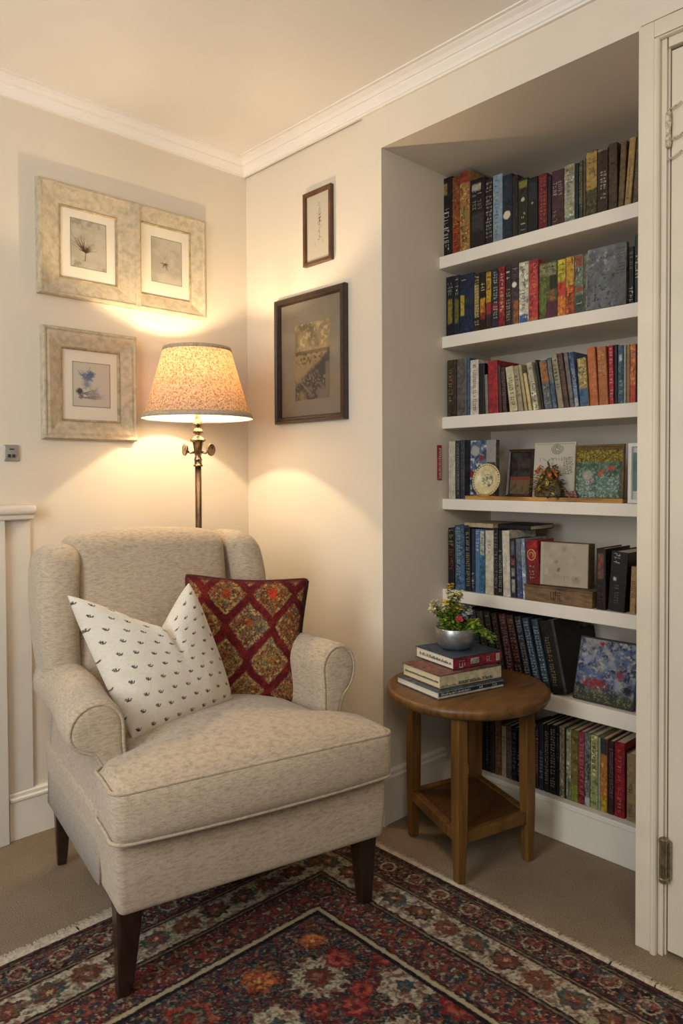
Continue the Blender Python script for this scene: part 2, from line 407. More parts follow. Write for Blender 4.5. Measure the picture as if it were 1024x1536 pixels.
NAMES = ['top shelf', 'second shelf', 'third shelf', 'fourth shelf', 'fifth shelf', 'sixth shelf', 'bottom shelf']
GR = ['books on the '+n for n in NAMES]
XS = SXF+.012
LABELS = set()
def row(si, books, x=XS, cy=None):
    """each: x0, x1 (bottom), ytop, lean px (top shift), cover, description, decor, [x offset]"""
    sx = x; prev = None
    for i, bk_ in enumerate(books):
        x0, x1, yt, ln, col, desc, dec = bk_[:7]; dx = bk_[7] if len(bk_) > 7 else 0
        opt = bk_[8] if len(bk_) > 8 else {}
        px = sx+dx; zb = (bk_[8] if len(bk_) > 8 else {}).get('zb', SZ[si]+.0006); a = onX(x0, cy or 600, px).y; b = onX(x1, cy or 600, px).y; w = a-b-.0004
        top = onX((x0+x1)/2+ln, yt, px); h = top.z-zb
        dy = top.y-(a+b)/2; th = math.atan2(dy, h)                # positive: leans toward +y (image left)
        t = w*math.cos(th); L = h/math.cos(th)-t*abs(math.sin(th))*.5
        mw = Matrix.Translation((px, 0, zb))
        if th >= 0: piv = Matrix.Translation((0, a, 0)) @ Matrix.Rotation(-th, 4, 'X') @ Matrix.Translation((0, -t/2, 0))
        else: piv = Matrix.Translation((0, b, 0)) @ Matrix.Rotation(-th, 4, 'X') @ Matrix.Translation((0, t/2, 0))
        if abs(ln) < .5: piv = Matrix.Translation((0, (a+b)/2, 0)); t = w; L = h
        D = opt.get('D') or min(RND.uniform(.62, .78)*L, ALD-px-.02)
        B = Book(D, t, L, col, dec, seed=si*100+i, pages=opt.get('pages') or (m_pages_dk if si == 0 else m_pages))
        pos = opt.get('pos')
        lab = desc+', on the '+NAMES[si]+(' ' + pos if pos else (', right of the '+prev if prev else ', first at the left'))
        lab = lab if len(lab.split()) <= 16 else desc+', '+NAMES[si]+', right of the '+prev
        if lab in LABELS or len(lab.split()) > 16: print('LABEL?', lab)
        LABELS.add(lab)
        B.build(mw @ piv, lab, GR[si]); prev = opt.get('short') or desc
K = 't'
row(0, [
 (661, 678, 267, 0, '1d1713', 'black book with white titling', [('b', .78, .93, '8b7440', .15, .6), (K, .05, .62, 'c9c2b4', .15, .75)]),
 (678.5, 689, 265, 0, '8e4a1e', 'rust orange narrow book', [(K, .05, .4, '5e2410'), ('b', .0, .35, 'a33c1e', .02, .98), (K, .05, .4, 'd2662f')]),
 (689.5, 704, 257, 0, 'a5763c', 'tan book with red head', [('b', .86, 1, '9a3a24', .02, .98), (K, .1, .35, '6b4720'), ('b', .42, .58, '7c7a3a', .3, .6)], 0, {'D': .2}),
 (705, 727, 268, 0, '221b17', 'thick black book with label', [('b', .83, .93, 'b8ab8c', .1, .75), ('w', .55, .85, '8f8672', .1, .8), ('b', .25, .5, '3b3a38', .1, .9)]),
 (727.5, 738, 268, 0, '1e1a17', 'black book of dense lettering', [('w', .06, .95, 'a59d8e', .05, .95)]),
 (738.5, 753, 262, 0, '8296a0', 'pale blue book', [(K, .05, .95, '6a7f8c', .2, .6)]),
 (753.5, 768, 262, 0, '1b2838', 'navy book with a cream spot', [('d', .32, .46, 'c9bda2', .1, .8), ('b', .6, .95, '27374a', .1, .6)], 0, {'short': 'navy book'}),
 (768.5, 776.5, 263, 0, '2a211a', 'thin dark brown book', [('b', .0, .3, '5b4a30', .3, .4)]),
 (777, 791, 268, 0, '252a1c', 'dark green book with yellow band', [('b', .84, .96, '8a8434', .05, .95), ('d', .6, .68, 'a8a68e', .2, .8), (K, .06, .42, 'bdb48d', .2, .8)]),
 (791.5, 806, 266, 0, '171813', 'almost black book', [('b', .6, .9, '2c3038', .1, .9), ('d', .52, .57, '8c7f6d', .3, .6)]),
 (806.5, 820, 261, 0, '6d1520', 'crimson book with gilt lettering', [('w', .1, .95, 'b4653e', .2, .9)]),
 (820.5, 826, 264, 0, '1c1c26', 'slim midnight blue book', []),
 (826.5, 845.5, 255, 0, '46262c', 'plum book with pale titling', [('w', .52, .8, '9f9488', .1, .9), (K, .04, .3, 'a08a66', .1, .45)]),
 (846, 861, 247, 0, 'a3a283', 'sage green book', [('b', .88, .96, '8d7753', .05, .95), (K, .25, .85, '70785c', .2, .8), ('b', 0, .12, '7c8f83', .02, .98)]),
 (861.5, 867, 245, 0, '16282a', 'slim dark teal book', []),
 (867.5, 873.5, 241, 0, '3c4327', 'thin olive book with lettering', [('w', .2, .98, '939062', .1, .9)]),
 (874, 878, 237, 0, '57472a', 'very thin brown book', []),
 (878.5, 895, 226, 0, '4b4426', 'olive book with ochre label', [('b', .42, .98, 'b18a44', .03, .97), ('w', .6, .9, '8a6530', .2, .8)]),
 (895.5, 911, 223, 0, '3a2a1e', 'dark brown book, large white letters', [('w', .22, .66, 'b5ac9a', .25, .85), ('b', .97, 1, '9c8f7b', .0, 1)], 0, {'short': 'white lettered book'}),
 (911.5, 925, 215, 0, '4a3722', 'worn brown book', [(K, .3, .8, '5d4a31', .2, .8)]),
 (925.5, 934.5, 211, 5, '6c5530', 'leaning olive brown book', []),
 (935, 945, 206, 8.5, 'b08c4d', 'leaning ochre book', [(K, .1, .7, '6e5630', .3, .6)]),
 (947, 956, 197, 8, '5c4c38', 'leaning grey brown book', [(K, .2, .5, '8d7f68', .2, .6)]),
], cy=320)
row(1, [
 (669, 680.5, 415, 0, '151a28', 'black book, yellow strip', [('b', .2, .62, '8d7a1e', .2, .8), (K, .65, .9, '9c9a80')]),
 (681, 688.5, 413, 0, '20242a', 'slim navy book, olive strip', [('b', .2, .6, '6b6420', .1, .9), (K, .6, .95, 'a9a68c')]),
 (689, 710, 411, 0, '1a2740', 'wide dark blue book', [('b', .3, .65, 'c0a02c', .05, .35), (K, .82, .92, 'b8a248', .1, .5), ('b', .5, .6, '2c3f36', .4, .95)]),
 (710.5, 719, 410, 0, '3b2c1e', 'brown book with gold titling', [('b', .25, .8, 'a48a4c', .1, .9), ('w', .02, .95, 'd0b974', .1, .9)]),
 (719.5, 728, 408, 0, '1e1712', 'black book with flame band', [('b', .25, .55, 'd98a22', .05, .95), ('b', .18, .3, '9c2a1a', .1, .9), (K, .55, .82, 'd6c34f')]),
 (728.5, 737, 406, 0, '31201a', 'book with yellow upper spine', [('b', .45, .97, 'd8a024', .05, .95), ('b', .25, .45, 'a3281e', .05, .95), (K, .6, .9, '7a2a14')]),
 (737.5, 747, 403, 0, '2a2630', 'slate book with white titling', [('w', .1, .95, 'b9b4ac', .2, .9), ('b', .3, .42, '8a2430', .05, .95)]),
 (747.5, 757, 400, 0, '8e1a28', 'crimson book with yellow lettering', [('b', .22, .6, 'a8452a', .2, .8), (K, .2, .9, 'dfc08a', .2, .8)]),
 (757.5, 766, 397, 0, '33221f', 'dark brown book, mixed lettering', [('w', .05, .6, 'b5a68c', .1, .9), (K, .7, .9, 'c9bfae')]),
 (766.5, 777.5, 395, 0, '3e3234', 'dark book with orange foot', [('b', 0, .4, 'a4602e', .3, .98), ('d', .6, .7, 'd8d0c2', .1, .7), (K, .78, .92, '9a90a0')]),
 (778, 792.5, 393, 0, 'd3c7a6', 'cream book with blue foot', [('b', 0, .13, '3a5a96', .05, .95), (K, .2, .9, '8d7a56', .3, .7), ('w', .01, .12, 'd6d2c2', .1, .9)]),
 (793, 806.5, 390, 0, 'c03a34', 'coral red book', [('b', 0, .06, 'd07a2c', .05, .95), ('b', .93, 1, 'a81f38', .0, 1), (K, .35, .95, 'e08a70', .4, .8)]),
 (808, 835.5, 393, 0, '4e5a26', 'very wide green picture spine', [('b', .02, .3, '5c2238', .35, .98), ('b', .3, .7, 'a0623a', .6, .85), ('b', .75, .97, '8f8b5c', .05, .95), ('b', .1, .65, '6f7c2c', .1, .4), ('w', .76, .93, '2f3422', .1, .9), ('b', .5, .75, '23281c', .6, .97)]),
 (836, 848, 389, 0, 'd8752a', 'yellow to orange book', [('b', .6, 1, 'd2c02e', .0, 1), ('b', .35, .6, 'c83a2a', .0, 1), (K, .65, .95, '4f4a14')]),
 (848.5, 861, 385, 0, 'c04e22', 'amber topped red book', [('b', .5, 1, 'c99a2c', .0, 1), (K, .05, .4, 'd87a34'), (K, .8, .97, '6b4a16')]),
 (861.5, 874.5, 382, 0, '6c7a64', 'sage book with red patch', [('b', .8, .98, 'a04a34', .1, .9), ('b', .35, .45, '9a4c34', .1, .9), ('b', 0, .3, '3e4a44', .05, .95), (K, .08, .2, 'a8b49a')]),
 (875, 881.5, 381, 0, '5a5648', 'slim grey book', [('b', 0, 1, '8b8670', .55, .95)]),
 (941.5, 950, 370, 0, '1c1816', 'black book', [(K, .02, .3, 'bdb5a4'), (K, .6, .9, '6f6a5e')], 0, {'pos': 'beside the grey picture book'}),
 (950.5, 961, 352, 0, '23342c', 'tall bottle green book', [(K, .35, .7, 'bfc4b4', .1, .6)]),
], cy=460)
row(2, [
 (670.5, 684, 540, 0, '3c3022', 'dark umber book', [(K, .2, .85, '8f7a48', .1, .6), ('b', .55, .72, '7a2a1c', .5, .7)]),
 (684.5, 699.5, 538, 0, '57524a', 'plain grey book', []),
 (700, 704, 537, 0, '3a5678', 'very thin blue book', []),
 (704.5, 717, 540, 0, 'cfc4ac', 'white book with brown lettering', [('w', .06, .92, '7c4a30', .35, .75)]),
 (717.5, 726.5, 545, 0, '191816', 'black book', []),
 (727.5, 732, 562, -1.5, '857a66', 'thin grey tan book', []),
 (732.5, 747, 541, -2, 'a01c22', 'bright red thick book', [], 0, {'D': .2}),
 (748, 752.5, 548, -2.8, '4a2a26', 'thin maroon book', []),
 (753.5, 760, 551, -3.6, '3a2a26', 'brown book leaning left', [('w', .05, .9, '8d6a5a')]),
 (764, 776, 550, -7.2, 'c9bb8c', 'leaning cream book, black lettering', [('w', .1, .75, '3a3226', .3, .8)]),
 (777, 784.5, 549, -8, 'a4946c', 'leaning tan book', [(K, .3, .8, '6a5c3a')]),
 (786.5, 791, 547, -10, 'b3a070', 'thin leaning straw book', []),
 (792.5, 797.5, 560, -8.8, 'd8be7c', 'short leaning yellow cream book', []),
 (800, 808, 544, -11, 'c4b890', 'cream and blue leaning book', [(K, .1, .6, '6b5a6a'), ('b', .6, .95, 'b5ac90', .1, .9)]),
 (812.5, 816, 540, -11, '26211e', 'thin black leaning book', []),
 (817, 828, 541, -9, '5f6666', 'grey leaning book with orange top', [('b', .55, .96, 'b0692c', .1, .9), ('w', .5, .72, 'c44a2a', .2, .8), (K, .05, .45, '8b8f8a')]),
 (829, 835.5, 537, -9.5, '44566a', 'slate blue leaning book', [('b', .5, .95, '7a7462', .1, .9)]),
 (836.5, 845, 531, -11, '9b8f70', 'khaki leaning book', [(K, .3, .9, '5f4a3a')]),
 (846, 853.5, 530, -11, '54392f', 'chestnut leaning book', [('w', .2, .9, '8c6f5a')]),
 (854.5, 861, 529, -10.5, '6c6460', 'mauve grey leaning book', []),
 (862, 868.5, 528, -9.5, '4a6284', 'blue leaning book, white lettering', [('w', .05, .7, 'cfd0d4', .2, .9), ('b', 0, .16, 'b0a4a0', .1, .95)]),
 (870, 883, 537, -5, 'a18a4c', 'gold book with blue foot', [('b', 0, .36, '3c6488', .0, 1), ('w', .45, .95, 'cdb876', .2, .9)]),
 (884.5, 897, 521, -5.5, 'c8642e', 'orange book with tan lettering', [('w', .15, .75, 'd99a5a', .4, .9)]),
 (898, 912, 520, -4, 'b9652c', 'burnt orange book', [('w', .4, .95, 'c8a05c', .1, .9)]),
 (913, 920.5, 518, -1.5, 'ab1c2c', 'scarlet book, pink lettering', [(K, .05, .95, 'e08a8c', .2, .9)]),
 (921.5, 926, 517, -.8, '1c2630', 'thin ink blue book', []),
 (926.5, 934, 518, 0, '41586a', 'steel blue book with white mark', [('b', .72, .84, 'b9bcc0', .2, .8), (K, .1, .4, '8da4a4')]),
 (934.5, 938.5, 518, 0, '8f9c88', 'thin pale green book', []),
 (939, 944, 517, 0, 'a3763c', 'thin tan book', []),
 (944.5, 953, 516, 0, 'c4622a', 'orange to red book', [('b', 0, .3, 'cc3e22', .0, 1), ('w', .7, .97, 'd9a468')]),
 (953.5, 961, 516, 0, '1c3236', 'dark teal book', [(K, .1, .3, '6f8f8c'), (K, .6, .9, '9aa89a')]),
], cy=600)
row(3, [
 (672, 682, 662, 0, 'c2b7a0', 'off-white book with curved spine', []),
 (682.5, 689, 661, 0, '2c2c2c', 'narrow black book, pale spots', [('w', .05, .95, '9f9c8e', .3, .9)]),
 (689.5, 696.5, 660, 0, '33363c', 'charcoal book', [(K, .1, .9, '565a60')]),
], cy=740)
row(4, [
 (671.5, 681, 792, 0, '1a1412', 'black book with red lettering', [('w', .3, .66, 'b0402c', .2, .8), (K, .68, .97, 'a08a4a')]),
 (683, 697, 788, -1.5, '3f5f78', 'teal blue book, pale lettering', [('w', .1, .97, 'a4b09c', .15, .6), ('b', .0, .5, '4a6c9c', .65, .98)]),
 (698, 706, 793, -1.5, '201c1c', 'black book, gold dotted lettering', [('w', .05, .95, 'b8ac84', .2, .8)]),
 (706.5, 711.5, 794, 0, '242c48', 'thin indigo book', [(K, .05, .3, 'a8aab4')]),
 (712, 719, 794, 0, '4d74a0', 'mid blue book', [(K, .6, .97, 'c9d2d8')]),
 (719.5, 726.5, 795, 0, '3a6a8c', 'blue book with cream head', [('b', .6, .98, 'c9c4a4', .05, .95), ('w', .05, .9, '26404c', .2, .8)]),
 (727, 739.5, 796, 0, 'cdc2a6', 'ivory book', [(K, .6, .85, 'a99a80', .3, .7)]),
 (740, 746.5, 795, 0, '241e22', 'black violet book', [(K, .05, .95, '8a7a78')]),
 (747, 753, 796, 0, '211f20', 'black book with silver lettering', [('w', .03, .7, 'b5b0a4')]),
 (754, 765, 796, -2, 'd0c6ae', 'plain cream book', [(K, .3, .6, 'a89c84', .4, .6)]),
 (766, 774.5, 808, -2, '2a2830', 'black book, picture squares', [('b', .08, .3, 'b0ac9c', .2, .8), ('b', .36, .5, 'a8a494', .2, .8), ('b', .56, .66, '9a4a44', .2, .8), ('b', .72, .95, '6c6c74', .2, .8)]),
 (776, 783.5, 808, -3, '4a4c74', 'violet grey leaning book', [('b', .55, 1, '6c7078', .0, 1)]),
 (784.5, 790, 808, -4, '8a98a4', 'thin blue grey leaning book', [('b', .02, .1, 'd8d8d4', .1, .9)]),
 (792, 809, 810, -3.5, '9a1c1e', 'red book with gold ring emblem', [('r', .52, .8, 'c9a45c', .05, .8), ('b', .0, .44, '7c1a20', .0, 1), ('w', .08, .42, 'c9a08c', .15, .6)], 0, {'D': .10, 'zb': .7993, 'pos': 'standing on the wooden box'}),
 (894, 908, 823, 0, '241a18', 'black book with orange figure', [('b', .5, .92, '6a4a34', .15, .8), ('b', .7, .85, 'a83c24', .3, .6), ('w', .05, .4, '4a3c36')], 0, {'pos': 'right of the wooden box', 'D': .16}),
 (911, 936, 828, 6, '1b1918', 'thick black book, silver lettering', [('w', .74, .97, 'bdbab0', .15, .55), ('w', .1, .45, '6b6459', .3, .6), ('b', .5, .56, 'c4c4bc', .2, .4)], .0, {'D': .16}),
 (943, 952, 850, 3, 'a9824c', 'kraft brown book, black letters', [('w', .3, .7, '3a2c1c', .2, .9)], 0, {'D': .14}),
], cy=890)
row(5, [
 (697, 705, 915, -14, '1e1a18', 'black leaning book', []),
 (707, 716, 914, -15, '2e2420', 'dark leaning book', [(K, .2, .9, '5a4a40')]),
 (718, 727, 915, -15, '26262a', 'charcoal leaning book', [(K, .2, .9, '606068')]),
 (729, 738, 917, -16, '3a3026', 'umber leaning book', [(K, .2, .9, '7a6a50')]),
 (741, 749.5, 918, -17, '2c2a26', 'olive black leaning book', [(K, .2, .95, '77705c')]),
 (752, 760, 920, -17, '33261e', 'brown black leaning book', [(K, .2, .95, '6f5d48')]),
 (763, 773.5, 921, -17, '4a2020', 'dark leaning book, reddish lettering', [('w', .15, .97, '9a8078', .15, .9)]),
 (776, 787, 923, -19, '2a1c1a', 'leaning book, red orange lettering', [('w', .3, .95, 'a8603c', .15, .9), ('w', .05, .3, '8a7a70')]),
 (790, 799.5, 925, -20, '26282a', 'leaning black book, grey lettering', [('w', .1, .95, '8a8c88', .15, .9)]),
 (803, 813, 927, -22, '2c3644', 'leaning dark blue book', [('w', .1, .95, '8ea0b4', .15, .9)]),
 (816, 826, 929, -21, '2a3c40', 'leaning dark teal book', [('w', .1, .9, '8ca8ac', .15, .9)]),
 (829, 852, 931, -21.5, '1f1a17', 'thick leaning brown book, gilt lettering', [('w', .1, .78, '9a8254', .15, .45), ('b', 0, 1, '45413e', .84, 1)], 0, {'D': .15}),
 (868, 874, 946, -12, '1c1512', 'worn black leaning book', [], .155, {'D': .15}),
], cy=1030)
BX = .026
row(6, [
 (695, 702.5, 1070, 0, '1d1713', 'black book', [(K, .1, .5, '8b8270')]),
 (703, 707.5, 1068, 0, '8b7a58', 'thin straw brown book', [('b', 0, .15, '9a8c70', 0, 1)]),
 (708, 712, 1068, 0, '1e1714', 'thin black book', []),
 (712.5, 719.5, 1068, 0, '5c3a1e', 'brown leather book', []),
 (720, 727, 1070, 0, '171414', 'soot black book', []),
 (727.5, 733, 1072, 0, '1d2228', 'blue black book', [(K, .1, .9, '56707c')]),
 (733.5, 741, 1074, 0, '30261f', 'dark umber book', []),
 (741.5, 751, 1076, 0, '6a4426', 'tooled brown leather book', [(K, .1, .9, '8a6238')]),
 (751.5, 758.5, 1089, 0, 'a4936c', 'short cream book', [(K, .3, .8, '7a6c50')]),
 (759, 767, 1089, 0, '5a4a3e', 'short taupe book', [('w', .1, .9, '8a7868')]),
 (767.5, 774, 1092, 0, '1c1f1c', 'green black book', [(K, .1, .9, '5c7a68')]),
 (774.5, 781, 1094, 0, '1a1512', 'pitch black book', [(K, .1, .6, '8a7c6c')]),
 (781.5, 790, 1092, 0, '231c1c', 'dark book behind the table leg', [], 0, {'short': 'dark one there'}),
 (790.5, 802, 1090, 0, '2a2026', 'aubergine book behind the table leg', [], 0, {'short': 'aubergine book'}),
 (802.5, 807, 1086, 0, '3c1c22', 'thin dark wine book', [(K, .2, .9, '9a7c7c')]),
 (807.5, 814.5, 1086, 0, '1e2436', 'dark navy book', [(K, .1, .6, '6c7a94')]),
 (815, 822.5, 1087, 0, '1c1818', 'black book, peach lettering', [('w', .1, .9, 'b89470', .2, .9)]),
 (823, 833, 1088, 0, '191717', 'black book, large white lettering', [('w', .08, .95, 'a8a298', .2, .9)]),
 (833.5, 838.5, 1090, 0, '1c1a18', 'thin jet book', [(K, .5, .9, '5c5a54')]),
 (839, 845.5, 1090, 0, '9b8f70', 'buff book', [('b', .3, .9, 'a08462', .3, .8)]),
 (846, 848.5, 1093, 0, '2c1c18', 'sliver thin brown book', []),
 (849, 856, 1094, 0, 'a09f78', 'pale green book', [('b', .05, .3, '6c6a50', .3, .9)]),
 (856.5, 866.5, 1096, 0, '7a6a2e', 'olive brown book', [('b', 0, .22, '7c8a24', .0, 1)], 0),
 (867, 876, 1098, 0, '8c2834', 'faded crimson book', [('b', .55, 1, 'a83a4c', .0, 1), (K, .1, .9, 'b87a70')], 0),
 (876.5, 885, 1100, 0, '6b6c64', 'grey book, white foot', [('b', 0, .12, 'b9bbae', .05, .95)]),
 (885.5, 896, 1103, 0, 'a3a066', 'yellow green book, dark lettering', [('w', .5, .9, '5c5430', .2, .8), ('b', 0, .45, '9aa05c', .1, .9)]),
 (896.5, 900, 1106, 0, '93a07c', 'thin mint book', []),
 (900.5, 910, 1108, 0, 'c0702a', 'orange book with grey head', [('b', .78, 1, '35343c', .0, 1), ('b', 0, .2, 'c8a024', .0, 1)]),
 (911, 920, 1112, 0, '3a1a1e', 'maroon book, grey lettering', [('w', .2, .9, '7c7474', .3, .9)]),
 (920.5, 936.5, 1114, 0, '8e1018', 'deep red thick book', [(K, .05, .9, 'b8605c', .3, .7)], 0, {'D': .16}),
 (939, 955, 1132, 0, '97794c', 'tan book with black flourishes', [('w', .05, .25, '4a3a22', .2, .6), ('w', .4, .55, '4a3a22', .2, .6)], 0, {'D': .15}),
], x=SXF+BX, cy=1180)

# flat-lying books on the fifth shelf
def flat_book(x0, y0, x1, y1, z, t, col, label, group, pages=m_pages, decor=(), rz=None, sp=None):
    D = x1-x0; L = y1-y0; B = Book(D, t, abs(L), col, decor, seed=int(z*999), pages=pages)
    mw = Matrix.Translation((x0, max(y0, y1), z+t/2)) @ Matrix.Rotation(PI/2, 4, 'X') 
    return B.build(mw, label, group)
zf = .746
ya, yb = onX(695, 790, .34).y, onX(738, 790, .34).y
flat_book(.345, yb, .50, ya, onX(716, 794, .345).z+.006, .016, 'c2ab78', 'worn cream book lying flat on upright books, fifth shelf', GR[4])
ya, yb = onX(746, 800, .37).y, onX(794, 800, .37).y
flat_book(.372, yb, .52, ya, onX(716, 794, .345).z+.004, .017, '1c1918', 'black book lying flat across the upright books, fifth shelf', GR[4])

# ------------------------------------------------------------------ faced-out books and pictures on the shelves
def lean_frame(x, y_left, z, w, lean, yaw=0):
    """origin bottom-left, U to image right (-y), V up leaning back, N toward room"""
    Rz = Matrix.Rotation(yaw, 3, 'Z'); U = Rz @ Vector((0, -1, 0)); N0 = Rz @ Vector((-1, 0, 0))
    V = Vector((0, 0, 1))*math.cos(lean)-N0*math.sin(lean); N_ = N0*math.cos(lean)+Vector((0, 0, 1))*math.sin(lean)
    return frameM((x, y_left, z), U, V, N_)
def slab(name, label, cat, mw, w, h, t, edge, canvas, art='front', group=None, bord=.0):
    r = thing(name, label, cat, mw, group)
    MB().box(0, w, 0, h, 0, t).build('backing', edge, r, bev=.0008)
    canvas.mesh(art, m_gloss if cat == 'book' else m_art, r, (bord, bord, t+.0012)); return r
# grey picture book (second shelf)
z = SZ[1]; a = onX(883, 470, .318); b = onX(941, 470, .318); w = a.y-b.y; h = onX(905, 372, .318).z-z
c = Cv(w, h, '77787c', seed=3); c.blotch(26, '565a60', .35, .75, 1); c.blotch(90, 'a2a2a0', .5, .75, 2, mask=sm(.3*h, .9*h, c.v)); c.blotch(150, '33373c', .55, .7, 4, mask=1-sm(.5*h, .8*h, c.v)); c.blotch(60, '5e6a62', .5, .75, 8)
c.rect(w*.72, w, 0, h, '5b5b5a', .55); c.script(w*.12, w*.62, h*.80, .009, '2e2e30'); 
for i in range(9): c.script(w*.76, w*.96, h*(.5+.05*i), .006, '33332f', .7)
slab('picture_book', 'wide grey picture book with misty scene, cover facing out, second shelf', 'book', lean_frame(.322, a.y, z+.001, w, .03), w, h, .016, bmat('6a6560'), c)
# floral book (fourth shelf)
z = SZ[3]; a = onX(698, 740, .34); b = onX(741, 740, .34); w = a.y-b.y; h = onX(715, 661, .34).z-z
c = Cv(w, h, '5d6f8c', seed=5); c.blotch(70, '2c4064', .45, .6, 1); c.blotch(110, 'c9c9c6', .55, .68, 2); c.disc(w*.28, h*.82, .020, 'b5ada0', .3, .01); c.disc(w*.5, h*.7, .011, 'a0242c', .4, .01); c.disc(w*.18, h*.42, .014, '9a2630', .4, .01)
c.blotch(160, '8f3040', .62, .7, 6, mask=1-sm(.2*h, .4*h, c.v)); c.rect(w*.68, w, 0, h, 'a39b8c', .9); c.rect(w*.70, w*.98, h*.5, h*.62, '35302c', .8)
slab('picture_book', 'blue, white and red floral book, cover facing out, behind the round plate', 'book', lean_frame(.368, a.y, z+.001, w, .02), w, h, .02, bmat('5b564f'), c)
# ring emblem on the red book
# carved tray strip under the ornaments
ty0, ty1 = onX(702, 746, .325).y, onX(938, 752, .325).y
tr = MB().box(.306, .40, ty1, ty0, 1.0685, 1.0765); tr.box(.306, .311, ty1, ty0, 1.0765, 1.0805)
tag(tr.build('ornament_tray', M('ochre_wood', 'a5763a', .5, .35, 30, stretch=(1, .2, 1)), None, bev=.001), 'thin ochre wooden tray under the ornaments on the fourth shelf', 'tray')
zt = 1.0775
# plate
pc = onX(735, 721, .34); r = .056
pl = thing('decorative_plate', 'round cream plate with embossed rim and floral centre, propped upright', 'plate', lean_frame(.318, pc.y, zt+.001, 0, .16))
mb = MB(); rings = [(0.0, .002), (.55, .002), (.62, .004), (.82, .010), (.86, .010), (1.0, .013), (1.0, .009), (.8, .004), (.5, -.003), (0.01, -.003)]
mb.lathe([(max(.0003, q*r), z_) for q, z_ in rings], 48, (0, r, 0))
mb.build('plate_body', M('cream_ceramic', 'cbb98c', .3, .12, 60), pl, smooth=True)
mb = MB()
for i in range(36):
    t = 2*PI*i/36; mb.lathe([(.0005, 0), (.0028, .001), (.0018, .003), (.0004, .0035)], 8, (r*.92*math.cos(t), r+r*.92*math.sin(t), .0115))
mb.build('beaded_rim', M('olive_gilt', '8f8250', .4, .3, 90), pl)
c = Cv(.046, .046, 'd0c196', .001, 9); c.blotch(140, '7c7668', .5, .66, 1); c.blotch(260, '3f3f44', .6, .7, 2)
uu, vv = c.u-.023, c.v-.023; k_ = np.hypot(uu, vv); sc = np.where(k_ > .0228, .0228/np.maximum(k_, 1e-6), 1)
grid_mesh('floral_centre', np.stack([uu*sc, vv*sc+r, np.full_like(uu, .0042)], -1), c.c, m_art, pl, smooth=False)
mb = MB().box(-.022, .022, 0, .006, -.012, .016); mb.box(-.018, -.012, .0, .03, -.016, -.012); mb.box(.012, .018, 0, .03, -.016, -.012)
mb.build('stand', M('ochre_wood', 'a5763a', .5, .35, 30, stretch=(1, .2, 1)), pl)
# small dark framed picture
def fmesh(w, h, prof):
    """mitred frame; prof = (inset, height) loop"""
    rings = []
    for (cx, cy, sx, sy) in ((0, 0, 1, 1), (w, 0, -1, 1), (w, h, -1, -1), (0, h, 1, -1)):
        rings.append([(cx+sx*i, cy+sy*i, z) for i, z in prof])
    return MB().loft(rings+[rings[0]], caps=False)
a = onX(761, 740, .375); b = onX(800, 740, .375); w = a.y-b.y; h = onX(775, 674, .375).z-zt
fr = thing('framed_picture', 'small dark brown framed picture with red foreground, behind the white card', 'picture frame', lean_frame(.372, a.y, zt, w, .12))
fmesh(w, h, [(0, 0), (0, .010), (.003, .013), (.010, .010), (.010, 0)]).build('frame', M('dark_walnut', '3a281c', .4, .2, 40), fr)
c = Cv(w-.018, h-.018, '40362f', seed=11); c.blotch(60, '221d1b', .4, .7, 1); c.rect(0, w, 0, h*.36, '7a5a3c'); c.rect(0, w, h*.3, h*.37, '8e3422', .8); c.blotch(120, '4c5434', .5, .7, 3, mask=1-sm(.2*h, .26*h, c.v)); c.script(.01, w*.6, h*.6, .008, '6a5a4c', .6)
c.mesh('picture', m_art, fr, (.009, .009, .004))
# white card with flourishes
a = onX(795, 745, .335); b = onX(857, 745, .335); w = a.y-b.y; h = onX(828, 663, .335).z-zt
c = Cv(w, h, 'c9bfa8', seed=21)
for i in range(46):
    t = i*.42; rr = .004+.0004*i; c.stroke(w*.55+rr*math.cos(t), h*.88+rr*.8*math.sin(t), w*.55+rr*math.cos(t+.5), h*.88+rr*.8*math.sin(t+.5), .0011, '2c2a26', .8)
c.script(w*.36, w*.66, h*.66, .011, '3c3830', .8); c.script(w*.14, w*.28, h*.66, .011, '6d6656', .7)
for i in range(9): c.script(w*.72, w*.92, h*(.42+.035*i), .006, '4c463c', .8)
for i in range(5): c.script(w*.08, w*.26, h*(.3+.05*i), .006, '6c6452', .6)
c.rect(w*.04, w*.96, h*.97, h*.975, '8a8070', .6)
wc = slab('art_card', 'white card with black flourishes standing behind a dark leafy ornament, fourth shelf', 'art card', lean_frame(.352, a.y, zt, w, .10), w, h, .004, M('card_board', '6b5638', .7), c, 'printed_front')
# leafy ornament
lf = thing('leafy_ornament', 'dark leafy ornament with orange and yellow petals before the white card', 'ornament', T(.324, onX(823, 745, .33).y, zt+.001) @ Matrix.Scale(1.45, 4))
R = random.Random(3)
def leaf_mb(mb, o, d, up, L, W):
    o, d, up = Vector(o), Vector(d).normalized(), Vector(up); s_ = d.cross(up)
    if s_.length < .05: s_ = d.cross(Vector((1, .3, 0)))
    s_.normalize(); nn = s_.cross(d)
    mb.add([o, o+d*L*.35+s_*W*.5, o+d*L*.7+s_*W*.4-nn*L*.04, o+d*L-nn*L*.12, o+d*L*.7-s_*W*.4-nn*L*.04, o+d*L*.35-s_*W*.5, o+d*L*.4+nn*W*.12, o+d*L*.75+nn*W*.02], [(0, 1, 6), (1, 2, 7, 6), (2, 3, 7), (3, 4, 7), (4, 5, 6, 7), (5, 0, 6)])
mb = MB()
mb.lathe([(.020, 0), (.030, .004), (.028, .02), (.016, .05), (.004, .066)], 14); mb.map(lambda x, y, z: (x*.45, y*1.1, z))
